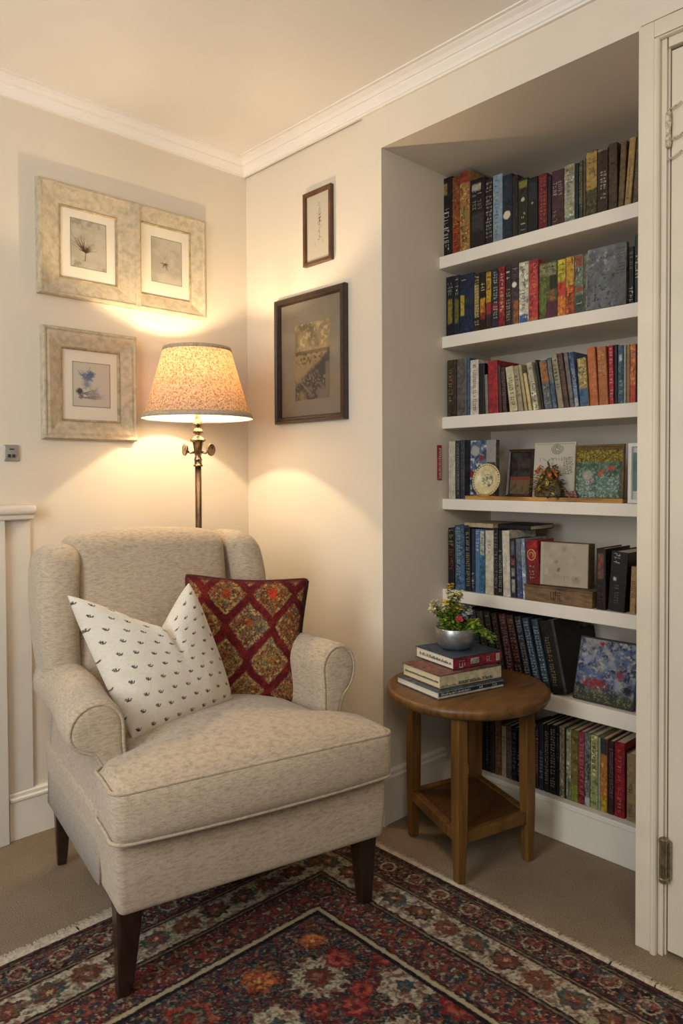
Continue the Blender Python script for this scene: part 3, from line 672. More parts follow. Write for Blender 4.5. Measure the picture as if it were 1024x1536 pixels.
for i in range(150):
    t = R.uniform(0, 2*PI); z_ = R.uniform(.002, .07); rr = .036*(1-(z_/.085)**2)
    leaf_mb(mb, (rr*.45*math.cos(t), rr*1.05*math.sin(t), z_), (math.cos(t)*.4-.5, math.sin(t), R.uniform(-.6, .6)), (0, 0, 1), R.uniform(.010, .018), .007)
mb.build('leaves', M('dark_bronze_leaf', '4a3f22', .5, .5, 60), lf)
for col, n_, nm, (za, zb) in (('b0561f', 12, 'orange petals', (.055, .075)), ('9a7a2a', 26, 'ochre petals', (.01, .06)), ('b5a22c', 5, 'yellow leaf', (.02, .045))):
    mb = MB()
    for i in range(n_):
        y_ = R.uniform(-.026, .026) if n_ != 5 else -.004-.003*i; z_ = R.uniform(za, zb) if n_ != 5 else .042-.007*i
        leaf_mb(mb, (-.014, y_, z_), (-.35, R.uniform(-1, 1), R.uniform(-.8, .8)), (0, 0, 1), .015, .008)
    tag(mb.build('petals', M('petal_'+col, col, .5, .2, 80), lf), nm)
# little ornament
lo = MB(); yy = onX(855, 745, .318).y
for i in range(16):
    q = (R.uniform(-.006, .006), R.uniform(-.019, .019), R.uniform(.004, .018)); rr = R.uniform(.004, .007)
    lo.lathe([(.0005, -rr), (rr*.8, -rr*.6), (rr, 0), (rr*.7, rr*.7), (.0005, rr)], 10, q)
tag(lo.build('pebble_ornament', M('pink_brown_stone', '6b4a44', .4, .6, 160), None, smooth=True, mw=T(.326, yy, zt+.001)), 'little heap of pinkish brown pebbles between the card and the flower painting', 'ornament')
# flower painting
a = onX(864, 748, .345); b = onX(938, 748, .345); w = a.y-b.y; h = onX(900, 667, .345).z-zt
fr = thing('framed_painting', 'painting of pink flowers on green with golden upper band, fourth shelf', 'painting', lean_frame(.336, a.y, zt, w, .06))
fmesh(w, h, [(0, 0), (0, .006), (.002, .008), (.005, .008), (.005, 0)]).build('frame', M('bronze_frame', '5e4a28', .45, .3, 40), fr)
c = Cv(w-.008, h-.008, '4f6650', seed=31); c.blotch(90, '3a5a48', .4, .6, 1); c.blotch(170, '8a9a7a', .52, .7, 2); c.blotch(120, '5d7f78', .5, .65, 8)
c.rect(0, w, h*.66, h, '7a6a24'); c.blotch(220, 'b09c34', .5, .62, 3, mask=sm(h*.65, h*.67, c.v)); c.blotch(260, '4a3c14', .58, .66, 4, mask=sm(h*.65, h*.67, c.v)); c.rect(0, w, h*.88, h, '6a4c22', .7)
c.disc(w*.25, h*.42, .02, '9aa08c', .5, .015); c.rect(w*.1, w*.3, h*.05, h*.3, '74877c', .7)
for q in ((.48, .46), (.55, .49), (.72, .56), (.66, .54), (.76, .53), (.3, .32), (.5, .43)): c.disc(w*q[0], h*q[1], .007, 'c4563e', .5, .01)
c.disc(w*.2, h*.4, .008, 'c2a592', .5, .01); c.rect(w*.42, w*.85, h*.05, h*.38, '74907c', .5); c.blotch(260, '9fb39c', .55, .65, 9, mask=(1-sm(h*.4, h*.45, c.v))); c.rect(w*.88, w, 0, h*.65, '5b4526', .6)
c.mesh('painting_face', m_art, fr, (.004, .004, .004))
# white framed picture at right
a = onX(943, 757, .312); b_ = a.y-.10; w = .10; h = onX(950, 665, .312).z-1.069
fr = thing('framed_picture', 'white frame with plain teal panel, cut off by the door frame', 'picture frame', lean_frame(.315, a.y, 1.0695, w, .02))
fmesh(w, h, [(0, 0), (0, .012), (.010, .012), (.012, .006), (.012, 0)]).build('frame', M('white_frame', 'd6d2c6', .5, .03), fr)
c = Cv(w-.02, h-.02, 'd0ccc0', seed=41); c.rect(.002, w, .025, h*.78, '6f8f86'); c.blotch(30, '5f7f78', .4, .7, 1, mask=(c.v < h*.78)*(c.v > .025)*(c.u > .002)); c.mesh('panel', m_art, fr, (.01, .01, .004))
# red slip at the alcove edge
a = onX(666.5, 720, .27); b = onX(666.5, 667, .27)
rs = thing('red_slip', 'small red slip with white lettering on the alcove side wall', 'tag', frameM((.245, ALC0-.0005, a.z), (1, 0, 0), (0, 0, 1), (0, -1, 0)))
hh = b.z-a.z; MB().box(.028, .05, 0, hh, 0, .004).build('slip', bmat('a3202a'), rs)
g = MB(); Rr = random.Random(9)
for i in range(16):
    z_ = .005+(hh-.014)*i/16; g.box(.032, .046, z_, z_+.0014, .0038, .0048); g.box(.032+Rr.uniform(0, .01), .046, z_+.002, z_+.0045, .0038, .0047)
g.build('lettering', M('white_ink', 'd8b8b0', .6), rs)

# fifth shelf: emblem disc, box and art block
bx = thing('wooden_box', 'low brown wooden box with a dark mark, on the fifth shelf', 'box', lean_frame(.308, -1.085, .7465, .234, 0))
MB().box(0, .234, 0, .046, -.115, 0).build('box_body', M('aged_wood', '6c5236', .55, .3, 18, stretch=(1, 4, 1)), bx, bev=.002)
MB().box(-.001, .238, .046, .052, -.117, .004).build('lid', M('aged_wood_lid', '5c4630', .55, .3, 18, stretch=(1, 4, 1)), bx, bev=.001)
g = MB(); 
for i, (u0, v0, u1, v1) in enumerate(((.094, .036, .096, .014), (.096, .014, .104, .012), (.104, .012, .105, .036), (.110, .012, .111, .040), (.111, .027, .120, .028), (.119, .028, .119, .012), (.125, .012, .124, .028), (.124, .028, .133, .026), (.125, .020, .132, .020), (.125, .012, .134, .013), (.112, .034, .128, .036))):
    g.tube([(u0, v0, .0006), (u1, v1, .0006)], .0011, 5)
g.build('mark', M('dark_ink', '2e2318', .6), bx)
ab = thing('art_block', 'square beige picture block with faint pink mark, standing on the wooden box', 'picture block', lean_frame(.318, -1.134, .7997, .165, .05, .12))
MB().box(0, .158, 0, .139, -.05, 0).build('block', M('brown_block', '6b5539', .6, .15), ab, bev=.001)
c = Cv(.154, .135, 'b5a68c', seed=51); c.blotch(14, 'ab9b82', .35, .8, 1); c.blotch(50, 'bbae96', .5, .85, 2); c.rect(0, .008, 0, .14, 'c6baa2', .6)
c.disc(.06, .05, .007, '8a6a54', .7, .012); c.disc(.052, .075, .008, '9a8468', .8, .014)
for i in range(3): c.script(.045, .095 if i else .08, .016+.006*i, .008, '8f7c60', .5)
c.disc(.118, .022, .014, '95846a', .9, .02); c.disc(.078, .115, .01, '9c8c78', .9, .02)
c.mesh('picture_face', m_art, ab, (.002, .002, .0008))
# painting on sixth shelf
a, b, c1, d1 = onX(860, 1042, .33), onX(949, 1060, .33), onX(955, 965, .345), onX(872, 953, .345)
w = a.y-b.y+.004; h = .196
pt = thing('canvas_painting', 'blue, white and red abstract painting with black edge, leaning on the sixth shelf', 'painting', lean_frame(.322, a.y, .4585, w, .09))
V0 = Vector((0, 0, 1)); 
mb = MB().box(0, w, 0, h, -.014, 0); mb.map(lambda x, y, z: (x+.10*y, y, z)); mb.build('canvas_edge', M('black_edge', '26262a', .5, .1), pt, bev=.001)
c = Cv(w-.008, h-.008, '66728a', seed=61); c.blotch(28, '3c4a6a', .40, .62, 1); c.blotch(38, '9da3b0', .48, .70, 2); c.blotch(80, 'b9b4a8', .54, .72, 3); c.blotch(50, '343a4c', .58, .74, 4); c.blotch(60, '566c9c', .58, .74, 14); c.tint('a8a294', sm(.5, .7, c.n(45, 21))*sm(h*.6, h*.8, c.v)*.8); c.blotch(170, '8b8a8c', .58, .7, 22)
c.disc(w*.36, h*.9, .008, '9a2a34', .6, .02); c.disc(w*.7, h*.46, .016, '8f4a5a', .7, .02)
c.tint('a43424', (1-sm(.1, .17, np.hypot((c.u-w*.33)*.6, (c.v-h*.27)*1.6)/w))*sm(.35, .6, c.n(140, 8)))
c.tint('3e4230', (1-sm(h*.08, h*.24, c.v+.02*(c.n(80, 6)-.5)))*.9); c.blotch(240, '8a8054', .55, .7, 7, mask=1-sm(h*.15, h*.25, c.v)); c.disc(w*.85, h*.26, .018, '2c2c34', .7, .02)
P = np.stack([c.u+.004+.10*(c.v+.004), c.v+.004, np.full_like(c.u, .0012)], -1); grid_mesh('painting_face', P, c.c*.84, m_art, pt, smooth=False)

# ================================================================== FRAMES ON THE WALLS
def wallL(x, z): return frameM((x, -.0005, z), (1, 0, 0), (0, 0, 1), (0, -1, 0))
def wallR(y, z): return frameM((-.0005, y, z), (0, -1, 0), (0, 0, 1), (-1, 0, 0))
m_dist = M('distressed_cream_wood', 'b5a78d', .65, .075, 45, bump=.35, bscale=130, detail=10, stretch=(1, 1, 1.6), lo=.36, hi=.6)
m_dist2 = M('worn_inner_lip', 'a08c68', .6, .2, 40)
m_mat = M('mat_board', 'ddd2bd', .85, .02, 5)
def brush(c, x, y, n, L, a0, a1, col, w=.0009, k=.7, curl=.3):
    for i in range(n):
        a = c.R.uniform(a0, a1); l = L*c.R.uniform(.35, 1); px, py = x, y
        for j in range(4):
            nx, ny = px+l/4*math.cos(a), py+l/4*math.sin(a); c.stroke(px, py, nx, ny, w*(1-.15*j), col, k); px, py = nx, ny; a += c.R.uniform(-curl, curl)
# double frame
W_, H_ = .628, .371
df = thing('framed_sketch_pair', 'wide distressed cream double frame holding two sepia sketches', 'picture frame', wallL(-.835, 1.746))
out = [(0, 0), (0, .020), (.004, .026), (.010, .026), (.013, .022)]
fmesh(W_, H_, out+[(.013, 0)]).build('outer_moulding', m_dist, df)
mb = MB()
def flat_rim(x0, x1, z0, z1, X0, X1, Z0, Z1, lo, hi):
    mb.loft([[(x0, z0, hi), (X0, Z0, lo)], [(x1, z0, hi), (X1, Z0, lo)], [(x1, z1, hi), (X1, Z1, lo)], [(x0, z1, hi), (X0, Z1, lo)], [(x0, z0, hi), (X0, Z0, lo)]], closed=False, caps=False)
L0 = (.012, .338, .012, H_-.012); O1 = (.073, .277, .062, .303)
R0 = (.356, W_-.012, .012, H_-.012); O2 = (.362, .570, .056, .315)
flat_rim(L0[0], L0[1], L0[2], L0[3], O1[0], O1[1], O1[2], O1[3], .010, .023)
flat_rim(R0[0], R0[1], R0[2], R0[3], O2[0], O2[1], O2[2], O2[3], .010, .023)
mb.build('frame_face', m_dist, df)
MB().box(.337, .357, .004, H_-.004, .0, .0245).build('centre_stile', m_dist, df, bev=.002)
for i, (q, nm) in enumerate(((O1, 1), (O2, 2))):
    w, h = q[1]-q[0], q[3]-q[2]
    mw = Matrix.Translation((q[0], q[2], 0))
    fm = fmesh(w, h, [(0, 0), (0, .0115), (.003, .012), (.006, .009), (.006, 0)]); fm.map(lambda x, y, z, q=q: (x+q[0], y+q[2], z)); fm.build('inner_lip', m_dist2, df)
    mbd = MB().box(q[0]+.003, q[1]-.003, q[2]+.003, q[3]-.003, 0, .006).build('mat_board', m_mat, df)
    pw, ph = .126, .162; px, py = q[0]+(w-pw)/2+(.005 if i else 0), q[2]+(h-ph)/2+.006
    c = Cv(pw, ph, 'c2b79f' if i == 0 else 'c8bda2', seed=71+i, res=.0009); c.blotch(18, 'b3a890', .35, .7, 1)
    if i == 0:
        c.blotch(60, 'a2977f', .5, .75, 3, mask=sm(ph*.45, ph*.7, c.v)); c.blotch(60, '9a8f78', .55, .75, 5, mask=1-sm(ph*.15, ph*.3, c.v))
        brush(c, .052, .052, 26, .085, 1.75, 2.7, '6a5038', .0010, .65, .22); brush(c, .052, .052, 22, .050, .25, 1.2, '6a5038', .0010, .65, .3)
        brush(c, .052, .054, 26, .030, .6, 2.8, '4a3424', .0014, .75, .3); c.stroke(.052, .056, .050, .026, .0016, '4e3a2a', .8)
    else:
        for a in (1.2, 1.5, 1.9, 2.3): brush(c, .055, .085, 4, .06, a-.15, a+.15, 'aaa088', .0012, .45, .25)
        for j in range(26): t = j*.3; c.stroke(.085+.02*math.cos(t), .10+.025*math.sin(t), .085+.02*math.cos(t+.3), .10+.025*math.sin(t+.3), .001, 'aca28a', .35)
        brush(c, .050, .070, 14, .022, -.5, .5, '5e4c3a', .0022, .6); brush(c, .056, .068, 10, .020, 2.6, 4.2, '6b5a46', .0014, .6); brush(c, .06, .066, 6, .02, 4.4, 5.4, '6b5a46', .0012, .6)
    c.rect(0, .0012, 0, ph, '8a7c64', .8); c.rect(pw-.0012, pw, 0, ph, '8a7c64', .8); c.rect(0, pw, 0, .0012, '8a7c64', .8); c.rect(0, pw, ph-.0012, ph, '8a7c64', .8)
    c.mesh('sketch', m_art, mbd, (px, py, .0068))
# single distressed frame
W_, H_ = .331, .368
sf = thing('framed_sketch', 'square distressed cream frame with small blue and grey sketch, below the double frame', 'picture frame', wallL(-.826, 1.277))
fmesh(W_, H_, [(0, 0), (0, .018), (.004, .026), (.009, .026), (.013, .022), (.022, .024), (.062, .012), (.062, 0)]).build('frame', m_dist, sf)
fm = fmesh(W_-.12, H_-.12, [(0, 0), (0, .014), (.004, .0145), (.008, .010), (.008, 0)]); fm.map(lambda x, y, z: (x+.06, y+.06, z)); fm.build('inner_lip', m_dist2, sf)
mbd = MB().box(.065, W_-.065, .065, H_-.065, 0, .006).build('mat_board', m_mat, sf)
c = Cv(.133, .150, 'd3c8b2', seed=75, res=.0009)
for _ in range(2): brush(c, .044, .098, 16, .034, -.2, .9, '66708a', .002, .5, .3)
brush(c, .04, .10, 14, .03, 1.2, 2.6, '6f7890', .0018, .5); c.stroke(.047, .09, .062, .135, .001, '6c6c78', .7); brush(c, .05, .105, 10, .035, .1, .6, '59627c', .003, .5)
c.disc(.052, .100, .020, '6f7a96', .8, .02); c.disc(.062, .112, .012, '66718e', .8, .02); c.disc(.05, .075, .016, '8b90a0', .9, .02); c.disc(.075, .045, .02, 'a49c94', .9, .02)
c.disc(.025, .050, .013, '5c5048', .6, .012); c.disc(.03, .034, .009, '75675a', .7, .015)
brush(c, .03, .045, 20, .05, -.25, .35, '8b8074', .0016, .55); brush(c, .02, .03, 20, .10, -.06, .12, '8f8474', .0013, .6, .06); brush(c, .07, .05, 10, .03, -.6, .9, '9a90a0', .0012, .5)
for q in ((0, .0012, 0, .15), (.1318, .133, 0, .15), (0, .133, 0, .0012), (0, .133, .1488, .15)): c.rect(*q, '7c7264', .9)
c.mesh('sketch', m_art, mbd, (.104, .112, .0068))
# small brown frame
W_, H_ = .150, .262
bf = thing('framed_drawing', 'small narrow brown frame with a faint ink drawing, right of the corner', 'picture frame', wallR(-.364, 1.909))
fmesh(W_, H_, [(0, 0), (0, .014), (.002, .016), (.012, .015), (.015, .009), (.015, 0)]).build('frame', M('brown_wood_frame', '5c3d26', .4, .2, 30), bf)
c = Cv(W_-.028, H_-.028, 'cfc2a8', seed=81, res=.0009); R = c.R; w = W_-.028
for i in range(16):
    y = .07+.0085*i; brush(c, w*.55, y, 3, .016, 0, 6.28, ('3c342a' if 7 < i < 11 else '9a8d76'), .0013, .75)
brush(c, w*.55, .135, 6, .018, 1.2, 1.9, '3e362c', .0014, .8); brush(c, w*.35, .05, 4, .03, 1.3, 1.8, 'a59a84', .001, .6); brush(c, w*.7, .055, 4, .03, 1.3, 1.9, 'a59a84', .001, .6)
c.mesh('ink_drawing', m_art, bf, (.014, .014, .006))
# large dark frame
W_, H_ = .384, .466
gf = thing('framed_landscape', 'large dark brown frame with grey mat around a golden landscape picture', 'picture frame', wallR(-.201, 1.347))
fmesh(W_, H_, [(0, 0), (0, .018), (.003, .023), (.010, .024), (.014, .020), (.020, .021), (.025, .010), (.025, 0)]).build('frame', M('dark_frame_wood', '33251b', .3, .25, 30, spec=.6), gf)
mbd = MB().box(.022, W_-.022, .022, H_-.022, 0, .005).build('mat_board', M('grey_mat', '79705f', .8, .06, 6), gf)
pw, ph = .188, .278; c = Cv(pw, ph, '9d8658', seed=91, res=.0012)
c.blotch(25, '7a6848', .4, .65, 1, mask=sm(ph*.55, ph*.7, c.v)); c.blotch(60, 'c2ad78', .52, .7, 2, mask=sm(ph*.6, ph*.75, c.v)); c.rect(0, pw, ph*.6, ph*.64, '6a5230', .8)
c.blotch(120, '5e4a2c', .5, .66, 3, mask=sm(ph*.42, ph*.5, c.v)*(1-sm(ph*.6, ph*.66, c.v))); c.disc(pw*.72, ph*.40, .032, 'c2a040', .5, .02)
c.tint('4a4238', (1-sm(ph*.34, ph*.44, c.v-.12*(c.u/pw-.3)+.04*c.n(40, 6)))); c.blotch(70, '6c6258', .5, .7, 7, mask=1-sm(ph*.36, ph*.4, c.v)); c.blotch(160, '8d8474', .62, .72, 8, mask=1-sm(ph*.36, ph*.4, c.v))
c.disc(pw*.2, ph*.05, .025, '8c7448', .7, .02); c.stroke(pw*.1, ph*.28, pw*.45, ph*.08, .006, '85775a', .7)
c.tint('756c5c', sm(.86, .90, c.u/pw)*(1-sm(.44, .5, c.v/ph))); c.tint('756c5c', sm(.6, .7, c.u/pw)*(1-sm(.10, .16, c.v/ph)))
c.mesh('landscape_picture', m_art, mbd, (.106, .082, .0058))
m = bpy.data.materials.new('frame_glass'); N = NT(m); tr_ = N.n('ShaderNodeBsdfTransparent'); gl = N.n('ShaderNodeBsdfGlossy'); gl.inputs['Roughness'].default_value = .03
lw = N.n('ShaderNodeLayerWeight'); lw.inputs['Blend'].default_value = .5; mth = N.n('ShaderNodeMath', operation='POWER'); mth.inputs[1].default_value = 4; N.l(lw.outputs['Facing'], mth.inputs[0]); ma = N.n('ShaderNodeMath', operation='MULTIPLY_ADD'); ma.inputs[1].default_value = .4; ma.inputs[2].default_value = .015; N.l(mth.outputs[0], ma.inputs[0])
ms = N.n('ShaderNodeMixShader'); N.l(ma.outputs[0], ms.inputs[0]); N.l(tr_.outputs[0], ms.inputs[1]); N.l(gl.outputs[0], ms.inputs[2]); N.l(ms.outputs[0], N.out.inputs['Surface'])
m_glass = m
MB().box(.023, W_-.023, .023, H_-.023, .0085, .0095).build('glass', m_glass, gf)

# ================================================================== ARMCHAIR
TH = math.radians(-12.5); CO = Vector((-.694, -.965, 0)); MCH = Matrix.Translation(CO) @ Matrix.Rotation(TH, 4, 'Z')
def Dm(x, y, z):
    t = max(0, y)/.6; return (x*(1-.10*t)-.066*t, y, z)
m = bpy.data.materials.new('linen_upholstery'); N = NT(m); p = N.n('ShaderNodeBsdfPrincipled'); p.inputs['Roughness'].default_value = .92; p.inputs['Specular IOR Level'].default_value = .15; p.inputs['Sheen Weight'].default_value = .25; p.inputs['Sheen Roughness'].default_value = .5
v = coords(N, (62, 62, 270)); v2 = coords(N, (130, 130, 130)); v3 = coords(N, (90, 90, 12))
a1 = noise(N, v, 1.0, 5, .65); a2 = noise(N, v2, 4.5, 2, .6); a3 = noise(N, v3, 1.0, 3, .6)
mx = N.n('ShaderNodeMix', data_type='RGBA'); mx.inputs[0].default_value = .45
N.l(ramp(N, a1, [(.36, '917c65'), (.50, 'b9a68b'), (.66, 'ccb99e')]), mx.inputs[6]); N.l(ramp(N, a2, [(.34, '958169'), (.66, 'cdbaa0')]), mx.inputs[7])
m2 = N.n('ShaderNodeMix', data_type='RGBA'); m2.inputs[0].default_value = .10; N.l(mx.outputs[2], m2.inputs[6]); N.l(ramp(N, a3, [(.35, 'a6967e'), (.65, 'c8b89e')]), m2.inputs[7])
N.l(m2.outputs[2], p.inputs['Base Color'])
b = N.n('ShaderNodeBump'); b.inputs['Strength'].default_value = .55; b.inputs['Distance'].default_value = .002; N.l(a2, b.inputs['Height'])
wv = noise(N, coords(N, (7, 7, 7)), 1, 3); b2 = N.n('ShaderNodeBump'); b2.inputs['Strength'].default_value = .35; b2.inputs['Distance'].default_value = .012; N.l(wv, b2.inputs['Height']); N.l(b2.outputs['Normal'], b.inputs['Normal'])
N.l(b.outputs['Normal'], p.inputs['Normal']); N.l(p.outputs['BSDF'], N.out.inputs['Surface']); m_lin = m
ch = thing('wing_armchair', 'cream linen wing armchair with rolled arms and dark tapered legs, in the corner', 'armchair', MCH)
def sc(a, b, x): t = max(0, min(1, (x-a)/(b-a))); return t*t*(3-2*t)
# seat frame
def f_base(x, y, z):
    q = sc(.22, .37, z); y -= .006*math.sin(q*PI) if y < .2 else 0
    return Dm(x*(1-.02*(1-q))*(.98 if x > 0 else 1), y, z)
o = rbox(-.352, .352, -.068, .62, .212, .392, .018, (24, 16, 12), f_base).build('seat_frame', m_lin, ch, smooth=True)
# skirt seam on the frame
# seat cushion (T shape)
def f_cush(x, y, z):
    k = (1-.235*sc(.045, .10, y))*(.945 if x > 0 else 1); u = min(1, abs(x)/.36)
    top = max(0, (z-.44)/.06)
    z2 = z+top*(.034*(1-u**2.6))*(1-.5*sc(.25, .5, y))*sc(-.14, .02, y)**.6
    fr = sc(.06, -.09, y) if False else (1-sc(-.09, .06, y)); zz = (z-.44)/.07
    y2 = y-fr*(.016*(1-zz*zz))*(1-u**4) - fr*.010*(1-u*u)
    return Dm(x*k, y2, z2)
cu = rbox(-.363, .363, -.108, .50, .378, .506, .030, (44, 40, 16), f_cush).build('seat_cushion', m_lin, ch, smooth=True)
def edge_path(zc, n=16):
    pts = []; X, Yf, r = .363, -.108, .030
    for y in np.linspace(.10, Yf+r, 10): pts.append((-X+.001, y, zc))
    for i in range(1, n): a = PI/2*i/n; pts.append((-X+r-r*math.cos(a), Yf+r-r*math.sin(a), zc))
    for x in np.linspace(-X+r, X-r, 40): pts.append((x, Yf, zc))
    for i in range(1, n): a = PI/2*i/n; pts.append((X-r+r*math.sin(a), Yf+r-r*math.cos(a), zc))
    for y in np.linspace(Yf+r, .10, 10): pts.append((X-.001, y, zc))
    return pts
for zc, k in ((.494, .0), (.388, .0)):
    pth = []
    for q in edge_path(zc): 
        g = Vector(f_cush(*q)); g.y += .006; pth.append(g)
    MB().tube(pth, .0042, 8).build('piping', m_lin, cu, smooth=True)
MB().tube([Vector(Dm(x, -.0695+.0, .384)) for x in np.linspace(-.335, .335, 30)], .003, 6).build('piping', m_lin, o, smooth=True)
# arms
def arm_profile(n=14):
    P = [(.276, .225), (.274, .40), (.276, .54)]
    cx, cz, r = .341, .594, .068
    for i in range(n*2+1):
        a = PI-(PI+1.15)*i/(2*n)
        P.append((cx+r*math.cos(a)*1.0, cz+r*math.sin(a)))
    P += [(.352, .522), (.340, .50), (.341, .44), (.348, .36), (.354, .225)]
    return P
def arm(sg):
    P = arm_profile(); c0 = (sum(p[0] for p in P)/len(P), .50); rings = []
    yf, yb = (.075, .58) if sg < 0 else (.112, .58)
    st = [(yf, .90), (yf+.002, .94), (yf+.008, .975), (yf+.018, 1)]+[(y, 1) for y in np.linspace(yf+.04, yb, 16)]
    for y, k in st:
        fl = -(.006 if sg > 0 else .026)*sc(.10, .40, y)-(.030 if sg > 0 else -.010); dz = .012 if sg > 0 else 0
        ring = []
        for x, z in P:
            if z > .5: x2, z2 = .343+(x-.343)*k, .58+(z-.58)*k
            else: x2, z2 = .314+(x-.314)*(k if k < 1 else 1), z
            hi = sc(.45, .60, z); x2 += fl*hi-(.022*(1-hi) if sg > 0 else 0); z2 += dz*hi
            if sg > 0: x2 = .385-(.385-x2)*.84
            X_, Y_, Z_ = x2*sg, y, z2+.045*sg*x2*hi
            ring.append(Dm(X_, Y_, Z_))
        rings.append(ring)
    a = MB().loft(rings).build('arm', m_lin, ch, smooth=True)
    # front facing panel + piping
    def ins(k, y):
        r = []
        for x, z in P:
            if z > .5: x2, z2 = .343+(x-.343)*k, .585+(z-.585)*k
            else: x2, z2 = .314+(x-.314)*k, z
            hi = sc(.45, .60, z); x2 -= (.030*hi+.022*(1-hi)) if sg > 0 else -.010*hi; x2 = .385-(.385-x2)*.84 if sg > 0 else x2; r.append(Dm(x2*sg, y, z2+.045*x2*hi*sg+(.012*hi if sg > 0 else 0)))
        return r
    MB().loft([ins(.86, yf+.002), ins(.84, yf-.004), ins(.70, yf-.007), ins(.3, yf-.007)]).build('front_panel', m_lin, a, smooth=True)
    MB().tube([Vector(q) for q in ins(.88, yf-.003)], .0042, 7).build('piping', m_lin, a, smooth=True)
arm(-1); arm(1)
# back
def lean(x, y, z):
    k = max(0, (z-.42))/.55; y2 = y+.095*k*(1 if z < 1.2 else 1); return Dm(x, y2, z)
def f_in(x, y, z):
    u = min(1, abs(x+.034)/.26); t = (z-.44)/.54
    if y < .50: y -= .024*math.sin(PI*min(1, max(0, t)))*(1-u*u)
    z2 = z+(.014*(1-u*u) if z > .9 else 0)
    return lean(x*(1-.03*(1-t)), y, z2)
rbox(-.294, .226, .425, .60, .43, .982, .052, (26, 12, 30), f_in).build('back_cushion', m_lin, ch, smooth=True)
rbox(-.335, .290, .545, .615, .22, .955, .03, (20, 8, 24), lambda x, y, z: lean(x*(1-.06*sc(.8, 1, z)), y, z)).build('back_shell', m_lin, ch, smooth=True)
for sg in (-1, 1):
    def f_w(x, y, z, sg=sg):
        t = (z-.60)/.38; cxx = .320; x2 = cxx+(x-cxx)*(1-.10*(1-t)); x2 = (x2-.002-.016*max(0, t)*(1-sc(.27, .36, x2))) if sg < 0 else x2-.048
        x2 += .014*math.sin(PI*t); y2 = y+.01*(1-t)-.022*math.sin(PI*min(1, t))*(1 if y < .5 else 0)
        z2 = z-.022*((x-.30)/.09)**2*sc(.86, .972, z)
        return lean(x2*sg, y2, z2+.03*sg*x2)
    wg = rbox(.268, .385, .405, .60, .585, .972, .050, (16, 14, 26), f_w).build('wing', m_lin, ch, smooth=True)
# legs
m_leg = M('dark_stained_wood', '2e1d14', .3, .3, 12, stretch=(6, 6, 1), spec=.5)
def leg(x, y, z0, tx, ty, w0=.0155, w1=.029, ztop=.222):
    mb = MB(); rings = []
    for i in range(9):
        t = i/8; w = w0+(w1-w0)*t; cx = x+(tx-x)*(t**.7); cy = y+(ty-y)*(t**.7); z = z0+(ztop-z0)*t
        rings.append([(cx+a*w, cy+b*w, z) for a, b in ((-1, -.8), (-.8, -1), (.8, -1), (1, -.8), (1, .8), (.8, 1), (-.8, 1), (-1, .8))])
    mb.loft(rings).build('leg', m_leg, ch, smooth=False, bev=.0015)
leg(-.322, -.008, .0125, -.316, -.028); leg(.322, .008, .0125, .298, -.022, w0=.0165)
leg(-.335, .655, .001, -.345, .575, .013, .022); leg(.235, .640, .001, .222, .575, .013, .022)

